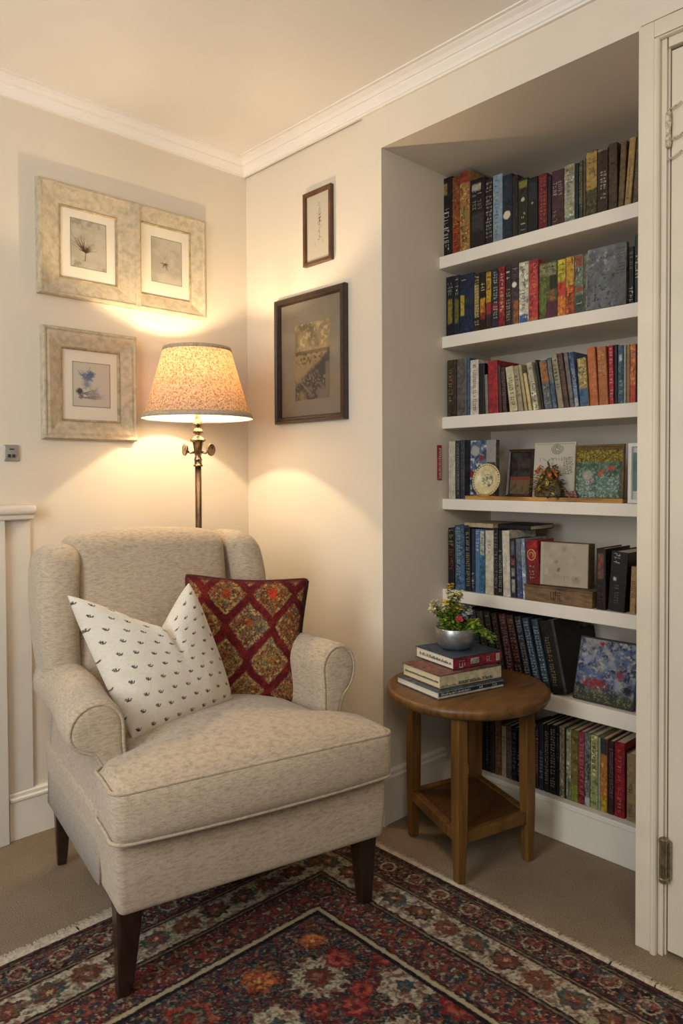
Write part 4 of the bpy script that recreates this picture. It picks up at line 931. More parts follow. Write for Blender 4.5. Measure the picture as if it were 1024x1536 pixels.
# ---- pillows
def pillow(name, label, corners, Tk, colfn, bulge_dir, dent=None, pinch=.07, n=260, mat=None, piping=None, off=0, Pw=3.2, hexp=.5, cr=.0):
    BL, BR, TR, TL = [np.array(q, float) for q in corners]
    s, t = np.meshgrid(np.linspace(-1, 1, n), np.linspace(-1, 1, n))
    s0, t0 = s.copy(), t.copy()
    sp = s*(1-pinch*(1-np.abs(t)**2)*np.abs(s)**2); tp = t*(1-pinch*(1-np.abs(s)**2)*np.abs(t)**2)
    q_ = 1-cr*(sp*sp*tp*tp)**1.5; sp = sp*q_; tp = tp*q_
    U = (sp+1)/2; V = (tp+1)/2
    nrm = np.cross(BR-BL, TL-BL); nrm /= np.linalg.norm(nrm)
    if np.dot(nrm, bulge_dir) < 0: nrm = -nrm
    P0 = ((1-U)*(1-V))[..., None]*BL+(U*(1-V))[..., None]*BR+(U*V)[..., None]*TR+((1-U)*V)[..., None]*TL
    h = Tk*np.clip((1-np.abs(s)**Pw)*(1-np.abs(t)**Pw), 0, 1)**hexp
    up = (TL-BL+TR-BR)/2; up /= np.linalg.norm(up)
    if dent:
        sd, A, wl, wr = dent
        tri = np.where(s < sd, 1-(sd-s)/(wl), 1-(s-sd)/(wr)); tri = np.clip(tri, 0, 1)
        tt = ((t+1)/2)
        P0 = P0-up*(A*tri**1.15*tt**2.2)[..., None]
        crease = np.exp(-((s-sd)/.07)**2)*tt**5; h = h*(1-.75*crease)+.018*np.exp(-((s-sd+.14)/.14)**2)*tt**4*(1-t**8)
    h = h+.006*(fbm(s*2.2+5, t*2.2+9, 3)-.5)*(1-np.abs(s)**4)*(1-np.abs(t)**4)
    C = colfn(s0, t0)
    root = thing(name, label, 'cushion', MCH @ Matrix.Translation(tuple(BL)))
    P0 = P0-BL
    fr_ = P0+nrm*h[..., None]; bk_ = P0-nrm*(h*.75)[..., None]
    # front + back welded into one closed surface
    P = np.concatenate([fr_, bk_[:, ::-1]], 1); Cc = np.concatenate([C, C[:, ::-1]*.98], 1)
    ob = grid_mesh('cushion_cover', P, Cc, mat, root)
    bm = bmesh.new(); bm.from_mesh(ob.data)
    bmesh.ops.remove_doubles(bm, verts=bm.verts, dist=.0004)
    be = [e for e in bm.edges if e.is_boundary]
    bmesh.ops.recalc_face_normals(bm, faces=bm.faces); bm.to_mesh(ob.data); bm.free()
    if piping:
        m_, side = piping; k = n-1
        E_ = {'bottom': [P0[0, i] for i in range(0, n, 6)], 'right': [P0[i, k] for i in range(0, n, 6)], 'top': [P0[k, i] for i in range(k, -1, -6)], 'left': [P0[i, 0] for i in range(k, -1, -6)]}
        path = E_['bottom']+E_['right']+E_['top']+E_['left']
        q = []
        for a_ in path:
            if not q or np.linalg.norm(a_-q[-1]) > .002: q.append(a_)
        MB().tube(q[:-1], .0042, 8, closed=True).build('piping', M('maroon_piping', '4a1a1a', .8, .2, 90), ob, smooth=True)
        MB().tube([tuple(P0[i, k]-nrm*.004) for i in range(4, n-3, 6)], .0085, 8).build('dark_edge_band', m_, ob, smooth=True)
    return root
def col_white(s, t):
    C = np.zeros(s.shape+(3,))+H('ddd2c0'); C = mix(C, H('cfc3ae'), sm(.45, .75, fbm(s*3, t*3, 5))*.4)
    C = mix(C, H('c9bda8'), sm(.4, .8, fbm(s*60, t*60, 6, 2))*.35)
    x = (s+1)*.225; y = (t+1)*.225; dx, dy = .052, .044
    r = np.floor(y/dy); xo = x/dx+.5*(r % 2); cx = np.floor(xo); fx = (xo-cx-.5)*dx; fy = (y/dy-r-.5)*dy
    j = vn(cx*7.1+.5, r*5.3+.5, 4)-.5; j2 = vn(cx*3.7+.5, r*8.3+.5, 9)-.5; fx = (fx+j*.010)/1.35; fy = (fy+j2*.010)/1.35
    k = np.zeros_like(s)
    for (ax, ay, bx, by) in ((-.006, .003, -.003, -.0015), (-.003, -.0015, .003, -.0015), (.003, -.0015, .006, .002), (0, -.0015, .0005, .004), (-.002, .001, -.0035, .0045)):
        L = (bx-ax)**2+(by-ay)**2; q = np.clip(((fx-ax)*(bx-ax)+(fy-ay)*(by-ay))/L, 0, 1); d_ = np.hypot(fx-ax-q*(bx-ax), fy-ay-q*(by-ay)); k = np.maximum(k, 1-sm(.0006, .0015, d_+.0012*(vn(x*900, y*900, 3)-.5)))
    return mix(C, H('26241f'), k*.92)
def col_red(s, t):
    x, y = (s+1)*1.36+.1, (t+1)*.98+.30; x = x+.10*(fbm(s*3, t*3, 91)-.5); y = y+.10*(fbm(s*3+5, t*3, 92)-.5)
    C = np.zeros(s.shape+(3,))+H('5a1a1c'); C = mix(C, H('742620'), sm(.4, .7, fbm(s*9, t*9, 5)))
    # ogee lattice: motifs at a half-drop grid
    for off in (0, 1):
        gx = x+off*.5; gy = y+off*.5; cx = np.floor(gx); cy = np.floor(gy); fx = gx-cx-.5; fy = gy-cy-.5
        d = np.abs(fx)*1.05+np.abs(fy)*1.0-.06*np.cos(fy*PI*2)
        d = d+.05*(fbm(s*30, t*30, 71, 3)-.5); ins_ = 1-sm(.375, .425, d); rnd = vn(cx*3.3+off*5.1+.5, cy*2.7+.5, 12)
        base = mix(np.zeros(s.shape+(3,))+H('7f6a44'), H('9a7c3e'), sm(.3, .7, rnd)); base = mix(base, H('8a4a2a'), sm(.72, .8, rnd)*.5)
        n1 = fbm(s*30, t*34, 21, 4); base = mix(base, H('b59a5c'), sm(.52, .62, n1)); base = mix(base, H('5a3a28'), sm(.56, .66, fbm(s*44, t*44, 31, 3))); base = mix(base, H('5c6450'), sm(.6, .7, fbm(s*20, t*20, 41, 3)))
        ring = np.exp(-((d-.22)/.03)**2); base = mix(base, H('6a3426'), ring*.45); base = mix(base, H('c4a870'), np.exp(-((d-.34)/.03)**2)*.35)
        core = 1-sm(.07, .13, np.hypot(fx, (fy-.04)*1.1)+.05*(n1-.5)); cc = mix(np.zeros(s.shape+(3,))+H('8f4a2a'), H('cc4426'), sm(.55, .6, rnd)*np.ones_like(s)); base = mix(base, H('a06a30'), core*.4)
        k2 = core*sm(.0, .01, t-.25)*sm(.35, .45, vn(cx*9.3+.5, cy*5.7+.5, 77)); base = base*(1-k2[..., None])+cc*k2[..., None]
        C = C*(1-ins_[..., None])+base*ins_[..., None]
    C = mix(C, H('7a2c22'), sm(.5, .7, fbm(s*14, t*14, 61, 4))*.45); C = mix(C, H('36161a'), sm(.48, .72, fbm(s*60, t*60, 51, 2))*.55)
    return mix(C, H('4a1418'), sm(.93, .97, np.maximum(np.abs(s), np.abs(t)))*.6)
m_pw = Mcol('cotton_print', .9, .15, .35, 500, .2); m_pr = Mcol('kilim_weave', .95, .1, .8, 260)
pillow('scatter_cushion', 'white cushion with small black sprigs and a dented top, on the armchair', [(-.255, .150, .506), (.050, .245, .534), (-.062, .275, .870), (-.384, .28, .864)], .066, col_white, np.array([0, -1, .2]), dent=(.16, .135, 1.16, .84), pinch=.012, mat=m_pw, Pw=3.0, cr=.03)
m_pip = M('black_piping', '1d1715', .7, .2, 80)
pillow('scatter_cushion', 'dark red and gold patterned cushion with black piping, behind the white cushion', [(-.075, .36, .502), (.262, .25, .482), (.322, .305, .850), (-.040, .395, .880)], .050, col_red, np.array([0, -1, .2]), pinch=.11, mat=m_pr, piping=(m_pip, 1), cr=.05)

# ================================================================== FLOOR LAMP
LX, LY = -.386, -.24
lp = thing('floor_lamp', 'lit floor lamp with speckled fabric shade and dark metal pole behind the armchair', 'floor lamp', T(LX, LY, 0))
m_iron = M('bronzed_metal', '4b3d33', .35, .2, 40, metal=.7); m_brass = M('antique_brass', '86705a', .24, .4, 50, metal=.92)
MB().lathe([(.108, .001), (.110, .012), (.095, .022), (.04, .030), (.018, .042), (.012, .07), (.0105, .10)], 40).build('base', m_iron, lp, smooth=True)
MB().lathe([(.0112, .09), (.0108, 1.188)], 20).build('pole', m_iron, lp, smooth=True)
MB().lathe([(.0165, 1.186), (.0165, 1.191), (.0125, 1.193), (.0125, 1.206), (.015, 1.209), (.0125, 1.213), (.010, 1.222), (.013, 1.229), (.013, 1.238), (.014, 1.240), (.0185, 1.268), (.026, 1.272), (.027, 1.277), (.022, 1.282), (.011, 1.290), (.010, 1.296), (.018, 1.300), (.019, 1.308), (.013, 1.313), (.012, 1.320), (.016, 1.324), (.016, 1.338), (.012, 1.342), (.009, 1.352), (.0085, 1.42)], 28).build('stem', m_brass, lp, smooth=True)
ax = RT.copy(); ax.z = 0; ax.normalize()
for sg in (-1, 1):
    h = MB(); h.tube([ax*(.010*sg)+Vector((0, 0, 1.236)), ax*(.026*sg)+Vector((0, 0, 1.232)), ax*(.040*sg)+Vector((0, 0, 1.241))], [.005, .0038, .0045], 8)
    dirn = (ax*sg*.9-Vector((DIR.x, DIR.y, 0))*.55).normalized(); side = Vector((0, 0, 1)); oth = dirn.cross(side)
    cc = ax*(.043*sg)+Vector((0, 0, 1.243)); rings = []
    for rr, dd in ((.002, -.008), (.012, -.007), (.0195, -.001), (.0215, .003), (.019, .006), (.012, .004), (.004, .008), (.0005, .0085)):
        rings.append([cc+dirn*dd+side*(rr*math.cos(2*PI*j/20))+oth*(rr*math.sin(2*PI*j/20)) for j in range(20)])
    h.loft(rings); h.build('key_knob', m_brass, lp, smooth=True)
m = bpy.data.materials.new('lampshade_fabric'); N = NT(m); v = coords(N)
fc = ramp(N, noise(N, v, 190, 3, .7), [(.40, '9a7350'), (.52, 'c9ad8c'), (.7, 'd9c2a4')])
df_ = N.n('ShaderNodeBsdfDiffuse'); tl = N.n('ShaderNodeBsdfTranslucent'); ms = N.n('ShaderNodeMixShader'); ms.inputs[0].default_value = .12
geo = N.n('ShaderNodeNewGeometry'); tf = ramp(N, noise(N, v, 190, 3, .7), [(.38, '70442a'), (.52, 'bd8a5c'), (.7, 'd2a274')])
bm_ = N.n('ShaderNodeMix', data_type='RGBA'); N.l(geo.outputs['Backfacing'], bm_.inputs[0]); N.l(fc, bm_.inputs[6]); bm_.inputs[7].default_value = lin4('efe6d6'); N.l(bm_.outputs[2], df_.inputs['Color']); N.l(tf, tl.inputs['Color']); N.l(df_.outputs[0], ms.inputs[1]); N.l(tl.outputs[0], ms.inputs[2]); N.l(ms.outputs[0], N.out.inputs['Surface'])
ZB, ZT, RB, RTp = 1.352, 1.583, .184, .113
ZB, ZT = 1.350, 1.588
def shade_r(t): return RB+(RTp-RB)*(t**.93)+.004*(1-t)**8
shade_o = MB().lathe([(shade_r(t), ZB+(ZT-ZB)*t) for t in np.linspace(0, 1, 20)], 96, caps=False).build('lamp_shade', m, lp, smooth=True)
m_lining = M('white_lining', 'f0e8da', .8, .01)
tr_m = M('shade_trim', 'b8a48a', .8, .1, 120)
for t0, t1 in ((0, .06), (.962, 1.0)):
    MB().lathe([(shade_r(t0)+.0002, ZB+(ZT-ZB)*t0-.002), (shade_r(t0)+.0022, ZB+(ZT-ZB)*t0-.002), (shade_r(t1)+.0022, ZB+(ZT-ZB)*t1+.001), (shade_r(t1)+.0002, ZB+(ZT-ZB)*t1+.001)], 96, caps=False).build('shade_trim', tr_m, shade_o, smooth=True)
sp = MB(); sp.tube([(RTp*math.cos(a), RTp*math.sin(a), ZT-.012) if k else (0, 0, ZT-.02) for a in (0,) for k in (0, 1)], .0015, 6)
for a in (2*PI/3, 4*PI/3): sp.tube([(0, 0, ZT-.02), (RTp*math.cos(a), RTp*math.sin(a), ZT-.012)], .0015, 6)
sp.tube([(.0, .03*s_, z_) for s_, z_ in ((0, 1.44),)]+[(0, .042*math.sin(PI*i/8), 1.44+.128*i/8) for i in range(1, 9)], .0015, 6)
sp.build('shade_carrier', m_brass, lp)
m = bpy.data.materials.new('bulb_light'); N = NT(m); em = N.n('ShaderNodeEmission'); em.inputs['Color'].default_value = (1, .77, .50, 1); em.inputs['Strength'].default_value = 2100; N.l(em.outputs[0], N.out.inputs['Surface'])
mb = MB().lathe([(.0005, -.016), (.007, -.013), (.011, -.007), (.012, 0), (.0105, .007), (.006, .013), (.0005, .016)], 24, (0, 0, 1.512)); mb.build('bulb', m, lp, smooth=True)
MB().lathe([(.0085, 1.41), (.0105, 1.455), (.0125, 1.46), (.0125, 1.484), (.007, 1.497)], 16).build('bulb_socket', m_brass, lp, smooth=True)

# ================================================================== SIDE TABLE
TX, TY, TZ = .050, -1.048, .512
tb = thing('side_table', 'round brown wooden side table with four legs and a low shelf', 'side table', T(TX, TY, 0))
m_wood = M('honey_brown_wood', '644520', .40, .22, 3.5, bump=.06, bscale=90, stretch=(4, 18, 4), spec=.45, detail=6)
m_woodv = M('honey_brown_leg', '6c4a20', .42, .2, 3.5, stretch=(18, 18, 1.6), spec=.45, detail=6)
R_ = .245
MB().lathe([(.002, TZ-.034), (R_-.016, TZ-.034), (R_-.006, TZ-.028), (R_, TZ-.018), (R_, TZ-.009), (R_-.004, TZ-.002), (R_-.010, TZ), (.002, TZ)], 96).build('table_top', m_wood, tb, smooth=False, bev=.0)
for p_ in tb.children[0].data.polygons: p_.use_smooth = abs(p_.normal.z) < .9
LEG = [(-.12, -1.147), (.135, -1.206), (.002, -.871), (.245, -.935)]
L2 = [(x-TX, y-TY) for x, y in LEG]
ang = math.atan2(L2[1][1]-L2[0][1], L2[1][0]-L2[0][0])
def sqring(cx, cy, w, z, a): return [(cx+w*(p*math.cos(a)-q*math.sin(a)), cy+w*(p*math.sin(a)+q*math.cos(a)), z) for p, q in ((-1, -1), (1, -1), (1, 1), (-1, 1))]
for x, y in L2:
    MB().loft([sqring(x, y, .0125, .001, ang), sqring(x*.995, y*.995, .0165, .16, ang), sqring(x*.99, y*.99, .0175, .30, ang), sqring(x*.985, y*.985, .0165, TZ-.033, ang)]).build('leg', m_woodv, tb, bev=.002)
def bar(a, b, z0, z1, w):
    a, b = Vector((*a, 0)), Vector((*b, 0)); d_ = (b-a).normalized(); n_ = Vector((-d_.y, d_.x, 0))*w; mb = MB()
    return mb.loft([[a+n_+Vector((0, 0, z0)), a-n_+Vector((0, 0, z0)), a-n_+Vector((0, 0, z1)), a+n_+Vector((0, 0, z1))], [b+n_+Vector((0, 0, z0)), b-n_+Vector((0, 0, z0)), b-n_+Vector((0, 0, z1)), b+n_+Vector((0, 0, z1))]])
for i, j in ((0, 1), (0, 2), (1, 3), (2, 3)): bar(L2[i], L2[j], .118, .150, .011).build('stretcher', m_wood, tb, bev=.002)
q = [(x*.98, y*.98) for x, y in (L2[0], L2[1], L2[3], L2[2])]
MB().loft([[(x, y, .138) for x, y in q], [(x, y, .146) for x, y in q]]).build('lower_shelf', M('dark_brown_board', '4e3219', .5, .2, 4, stretch=(4, 18, 4)), tb)

# stacked books
def stack_book(name, label, corner, ang, Ls, Ds, z0, z1, cover, page, decor_fn, endfn, top=None):
    """corner = near corner; spine runs along +u (image right); head faces image left"""
    th = z1-z0; root = thing(name, label, 'book', T(corner[0], corner[1], z0, ang), 'books stacked on the side table')
    # local: x along spine, y depth away from the camera
    mats = [bmat(cover), bmat(top or cover)]; b = .0028; mb = MB()
    mb.box(0, Ls, 0, b, 0, th); mb.mat(1).box(0, Ls, 0, Ds, th-b, th); mb.mat(1).box(0, Ls, 0, Ds, 0, b); decor_fn(mb, Ls, th, mats); mb.build('cover', mats, root, bev=.0008)
    mb = MB().box(.003, Ls-.003, b, Ds-.003, b, th-b); mm = [M('stack_pages_'+page, page, .85, .06, 200, stretch=(1, 1, 14)), M('grey_print', '6c6a68', .8)]; mb.mat(1); endfn(mb, Ds, th); mb.build('pages', mm, root)
    return root
def glyphs(mb, x0, x1, z0, z1, axis, e, seed):
    Rr = random.Random(seed); x = x0; hh = z1-z0
    def bx_(a, b_, c_, d_): mb.box(a, b_, -e, .0002, c_, d_) if axis == 'x' else mb.box(.003-e-.0005, .0032, a, b_, c_, d_)
    while x < x1:
        w = hh*Rr.uniform(.35, .6); bx_(x, x+.0011, z0, z1*1.0 if Rr.random() < .6 else z0+hh*.6)
        zz = z0+hh*Rr.choice((0, .45, .85)); bx_(x, x+w, zz, zz+.0011)
        if Rr.random() < .6: bx_(x+w-.0011, x+w, z0, z0+hh*Rr.uniform(.4, 1))
        x += w+hh*.22
SA = math.atan2(-1.138+1.083, .109+.134)
def d1(mb, L, t, mats):
    mats += [bmat('1f2e3c'), bmat('b9b3a2')]; mb.mat(2).box(.003, L, -.0006, .001, t*.36, t*.86); mb.mat(0)
    mb.mat(3); glyphs(mb, .010, .12, t*.46, t*.74, 'x', .0012, 3); glyphs(mb, .155, .165, t*.46, t*.76, 'x', .0012, 4); glyphs(mb, .205, .222, t*.46, t*.76, 'x', .0012, 5)
stack_book('book', 'cream book with navy spine band, lowest of the stack on the side table', (-.134, -1.083), SA, .250, .205, TZ+.0008, TZ+.0225, 'c4baa2', 'd6ccb6', d1, lambda mb, D, t: None, top='4a5664')
def d2(mb, L, t, mats):
    mats += [bmat('4a4238'), bmat('8f7d50')]; mb.mat(3).box(.01, L*.98, -.0005, .001, t*.10, t*.12); mb.mat(2); glyphs(mb, .07, .20, t*.15, t*.38, 'x', .0011, 7); mb.mat(3); glyphs(mb, .0, .06, t*.12, t*.3, 'x', .0011, 8)
stack_book('book', 'thick cream book with dark red boards, middle of the stack on the side table', (-.112, -1.072), SA+.0, .236, .185, TZ+.0235, TZ+.0625, 'cdbd92', 'cfc09a', d2, lambda mb, D, t: glyphs(mb, .012, D*.93, t*.40, t*.52, 'y', .0008, 9), top='7d4a40')
def d3(mb, L, t, mats):
    mats += [bmat('c4aca4'), bmat('b5b09c')]; mb.mat(2); 
    for k, (a, b_) in enumerate(((.022, .036), (.128, .15))): glyphs(mb, a, b_, t*.25, t*.75, 'x', .0012, 13+k)
    glyphs(mb, .022, .036, t*.12, t*.2, 'x', .0012, 19); mb.mat(3).box(.066, .098, -.0007, .001, t*.3, t*.78); mb.mat(3).box(.166, .18, -.0007, .001, t*.2, t*.85)
    mats += [bmat('3c4444')]; mb.mat(4); glyphs(mb, .068, .095, t*.36, t*.7, 'x', .0014, 23)
stack_book('book', 'dark red book with navy cover, topmost of the stack on the side table', (-.037, -1.063), SA-.01, .188, .190, TZ+.0635, TZ+.0985, '8a1f2c', 'd6cdb8', d3, lambda mb, D, t: glyphs(mb, .015, D*.9, t*.35, t*.62, 'y', .0008, 17), top='3a4450')
# bowl + plant
BXc = Vector((.074, -.985, TZ+.0995))
pb = thing('potted_plant', 'flowering green plant in a small silver metal bowl, on the stacked books', 'potted plant', T(*BXc) @ Matrix.Identity(4))
m_sil = M('beaten_silver', 'b5b7b8', .34, .08, 60, metal=.9, bump=.12, bscale=60)
MB().lathe([(.002, .0005), (.040, .0005), (.046, .003), (.056, .014), (.061, .030), (.0625, .064), (.0615, .066), (.0605, .062), (.058, .030), (.05, .012), (.002, .008)], 48).build('bowl', m_sil, pb, smooth=True)
MB().lathe([(.002, .046), (.059, .05)], 24).build('soil', M('dark_soil', '2c2418', .95, .4, 80), pb)
R = random.Random(12); rt = ax; fw = Vector((-DIR.x, -DIR.y, 0)).normalized()
G = {'green_leaves': MB(), 'dark_leaves': MB(), 'lime_leaves': MB()}; stems = MB(); tips = []
def spray(dx, dy, h, nL, key, droop=0, L=.016):
    """dx image-right, dy toward camera, h height above rim"""
    o_ = Vector((0, 0, .052))+(rt*dx+fw*dy)*.25; e_ = Vector((0, 0, .060+h))+rt*dx+fw*dy; mid = (o_+e_)/2+Vector((0, 0, abs(droop)*.6+.012))
    pts = [o_*(1-t)**2+mid*2*t*(1-t)+e_*t*t for t in [i/7 for i in range(8)]]; stems.tube(pts, [.0012]*8, 5)
    for i in range(nL):
        t = R.uniform(.25, 1); p_ = o_*(1-t)**2+mid*2*t*(1-t)+e_*t*t; a = R.uniform(0, 2*PI); d_ = Vector((math.cos(a), math.sin(a), R.uniform(-.5, .9)))
        leaf_mb(G[key] if R.random() < .7 else G[R.choice(list(G))], p_, d_, (0, 0, 1), L*R.uniform(.6, 1.15), L*.55)
    tips.append(e_)
for i in range(34): a = R.uniform(0, 2*PI); rr = R.uniform(.2, 1); spray(.052*rr*math.cos(a), .052*rr*math.sin(a), R.uniform(.005, .062), 20, R.choice(('green_leaves', 'lime_leaves', 'dark_leaves')))
for i in range(12): spray(R.uniform(-.062, -.03), R.uniform(-.03, .03), R.uniform(-.01, .05), 13, 'lime_leaves')
for i in range(22): q = R.uniform(0, 1); spray(.055+.075*q, R.uniform(-.02, .045), .012-.055*q**1.3+R.uniform(-.012, .012), 15, R.choice(('green_leaves', 'lime_leaves')), .03, .019)
nt = len(tips)
for i in range(18): spray(R.uniform(-.034, .020), R.uniform(-.02, .03), R.uniform(.065, .135), 24, 'green_leaves')
for i in range(9): spray(R.uniform(-.088, -.035), R.uniform(-.02, .03), R.uniform(.045, .085), 16, 'green_leaves')
for i in range(8): spray(R.uniform(.02, .05), R.uniform(-.02, .03), R.uniform(.045, .078), 18, 'dark_leaves')
for k, cc in (('green_leaves', '5f7a26'), ('dark_leaves', '3a4c1c'), ('lime_leaves', '879a2c')): G[k].build(k, M(k, cc, .5, .25, 90, spec=.4), pb, smooth=False)
stems.build('stems', M('green_stem', '6c7a3a', .6), pb)
def blossom(pos, r, col, label=None):
    mb = MB()
    for i in range(6):
        a = 2*PI*i/6+R.random(); leaf_mb(mb, (0, 0, 0), (math.cos(a), math.sin(a), .45), (0, 0, 1), r, r*.75)
    mb.lathe([(.0004, 0), (r*.3, .0008), (r*.22, r*.3), (.0004, r*.36)], 8)
    d_ = (pos-Vector((0, 0, .04))+fw*.03).normalized(); qd = Vector((0, 0, 1)).rotation_difference(d_); mb.map(lambda x, y, z: tuple(qd @ Vector((x, y, z))+pos))
    o_ = mb.build('blossom', M('petals_'+col, col, .6, .15, 200), pb)
    if label: o_['label'] = label
for i, e_ in enumerate(tips[nt:]):
    if i < 18: c_ = R.choice(('c49c3e', 'cbb068', 'cdbf8a', 'd0be80'))
    elif i < 27: c_ = R.choice(('b9b083', 'a89a6c', '8f8474'))
    else: c_ = R.choice(('8f929c', 'a8a494'))
    for k in range(5): blossom(e_+Vector((R.uniform(-.008, .008), R.uniform(-.008, .008), R.uniform(-.012, .004))), R.uniform(.005, .0082), c_)
blossom(Vector((0, 0, .098))+rt*.004+fw*.048, .014, 'a02838', 'dark pink blossom')

# ================================================================== RUG
rg = thing('area_rug', 'red, navy and cream patterned oriental rug with white fringe, partly under the armchair', 'rug', T(-.146, -.62, 0))
RW, RH = 1.75, 2.45
us = np.concatenate([np.arange(0, 1.16, .0024), np.arange(1.16, RW, .01), [RW]]); vs = np.concatenate([np.arange(0, 1.30, .0024), np.arange(1.30, RH, .01), [RH]])
Ug, Vg = np.meshgrid(us, vs)
def A3(shape, c): return np.zeros(shape+(3,))+H(c)
def rosette(C, U, V, x, y, R0, cols, petals=8, seed=0, ph=0):
    dx, dy = U-x, V-y; r = np.hypot(dx, dy)/R0; a = np.arctan2(dy, dx)
    r = r*(1+.13*np.cos(petals*a+ph))+.22*(fbm(U*170, V*170, seed, 3)-.5)
    for lim, cc in cols: C = mix(C, H(cc), (1-sm(lim-.05, lim+.03, r))*.94)
    return C
def rugcol(U, V):
    U0, V0 = U, V; U, V = U+.011*(fbm(U*45, V*45, 201, 3)-.5)+.007*(fbm(U*140, V*140, 203, 2)-.5), V+.011*(fbm(U*45+9, V*45, 202, 3)-.5)+.007*(fbm(U*140+5, V*140, 204, 2)-.5)
    n1 = fbm(U*95, V*95, 3, 4); n2 = fbm(U*180, V*180, 13, 3); n3 = fbm(U*60+9, V*60, 23, 4); n4 = fbm(U*150+3, V*150, 33, 3)
    warp = .004*(n3-.5)
    dL = np.minimum(U, RW-U)+warp; dT = np.minimum(V, RH-V)+warp; d = np.minimum(dL, dT); s = np.where(dL < dT, V, U)
    F_ = A3(U.shape, '1d1c24')                        # field
    F_ = mix(F_, H('1e3038'), sm(.42, .56, n3)); F_ = mix(F_, H('5e1f1e'), sm(.56, .64, n1)); F_ = mix(F_, H('a5452c'), sm(.62, .70, n2)*.8); F_ = mix(F_, H('a8946e'), sm(.64, .70, n4)*.75); F_ = mix(F_, H('4c5a48'), sm(.66, .72, fbm(U*120, V*120, 43, 3))*.8)
    RR = random.Random(5); fl = []
    for i in range(46): fl.append((RR.uniform(.38, 1.5), RR.uniform(.42, 2.1), RR.uniform(.028, .05), RR.choice((0, 1, 2, 1, 3))))
    KN = [(.517, .542, .062, 4), (.622, .457, .040, 2), (.395, .699, .06, 0), (.521, .665, .032, 1), (.475, .64, .03, 1), (.44, .528, .036, 1), (.80, .452, .052, 5), (.679, .594, .055, 0), (.60, .70, .034, 1), (.44, .435, .030, 2), (.585, .62, .026, 1), (.36, .60, .03, 1), (.50, .80, .05, 4), (.36, .82, .04, 1), (.9, .60, .05, 2), (.78, .62, .04, 1)]
    fl = [q for q in fl if all((q[0]-k[0])**2+(q[1]-k[1])**2 > (q[2]+k[2]*.8)**2 for k in KN)]+KN
    sets = {0: [(1, 'b9a988'), (.72, '7c7058'), (.6, 'b9a988'), (.35, '2f3a40')], 1: [(1, '7c1c1c'), (.7, 'b04030'), (.3, '5c1418')], 2: [(1, 'b0481e'), (.75, 'cc7830'), (.45, 'b03a20'), (.2, 'd0a050')], 3: [(1, '33464c'), (.7, '8a9078'), (.4, '7a2a24')], 4: [(1.02, 'b5a884'), (.82, '3c3c3c'), (.78, 'b9ab86'), (.56, '35352e'), (.42, '6e2a20'), (.22, '8a5a34')], 5: [(1, 'a8321e'), (.74, '2a2a26'), (.6, '6e6a4a'), (.45, '5a1c18'), (.25, 'a03020')]}
    for i, (x, y, r, k) in enumerate(fl): F_ = rosette(F_, U, V, x, y, r, sets[k], 14 if k == 4 else 7, 50+i, i)
    # borders
    B = A3(U.shape, '221a1e'); B = mix(B, H('5c2422'), sm(.54, .64, n1)); B = mix(B, H('2c4048'), sm(.55, .64, n3)); B = mix(B, H('a08c6c'), sm(.60, .68, n2)); B = mix(B, H('8c3a30'), sm(.64, .7, n4))
    # outer band scrolls
    per = .096; ss = (s/per) % 1-.5; k = np.floor(s/per)
    sc_ = np.abs(np.hypot(ss*per, d-.060+.006*np.sin(k*2.1))-.022); B = mix(B, H('b0a27e'), (1-sm(.002, .005, sc_+.003*(n2-.3)))*.95*(np.abs(d-.06) < .04)); core = np.hypot(ss*per, d-.060); B = mix(B, H('8a3a34'), (1-sm(.008, .013, core+.01*(n2-.5)))*.8); B = mix(B, H('b5a988'), (1-sm(.002, .005, core))*.8)
    w_ = .5*np.sin(s*2*PI/per)*.03; B = mix(B, H('7a5a3c'), (1-sm(.001, .003, np.abs(d-.06-w_)))*.6*(np.abs(d-.06) < .04))
    # cream band w/ medallions
    Cb = A3(U.shape, 'a89a7c'); Cb = mix(Cb, H('bfb294'), sm(.4, .6, n3)); Cb = mix(Cb, H('6f6450'), sm(.64, .7, n2)*.7)
    pm = .088; sm_ = ((s+.03)/pm) % 1-.5; km = np.floor((s+.03)/pm); rr = np.hypot(sm_*pm*.95, (d-.163)*1.15)/.034+.35*(n1-.5)+.12*np.cos(8*np.arctan2(d-.163, sm_*pm))
    alt = (km.astype(int) % 3)
    mcol = np.where((alt == 0)[..., None], H('4a2024'), np.where((alt == 1)[..., None], H('7c3a24'), H('39484a')))
    for lim, cc in ((1.0, mcol), (.72, None), (.42, None), (.2, None)):
        kk = (1-sm(lim-.06, lim+.04, rr))[..., None]
        tgt = cc if cc is not None else {.72: H('5c5030'), .42: H('8a2c28'), .2: H('b09a6c')}[lim]+np.zeros_like(Cb)
        Cb = Cb*(1-kk)+tgt*kk
    link_ = (1-sm(.003, .007, np.abs(d-.163)+.004*(n2-.5)))*(np.abs(sm_) > .36); Cb = mix(Cb, H('4a4030'), link_*.7)
    # inner mottled red band
    Ib = A3(U.shape, '3a2224'); Ib = mix(Ib, H('7a2824'), sm(.45, .56, n1)); Ib = mix(Ib, H('26363e'), sm(.54, .62, n3)); Ib = mix(Ib, H('9c8a66'), sm(.60, .66, n4)); pi_ = .064; si = (s/pi_) % 1-.5; ri = np.hypot(si*pi_, d-.278)/.022+.5*(n2-.5); Ib = mix(Ib, H('8c3a2c'), 1-sm(.9, 1.02, ri)); Ib = mix(Ib, H('2c3838'), 1-sm(.5, .6, ri)); Ib = mix(Ib, H('a89870'), 1-sm(.18, .28, ri))
    C = F_
    C = mix(C, H('191418'), 1-sm(.358, .362, d)); C = mix(C, H('a2946f'), 1-sm(.348, .351, d)); C = mix(C, H('2b1c20'), 1-sm(.336, .338, d))
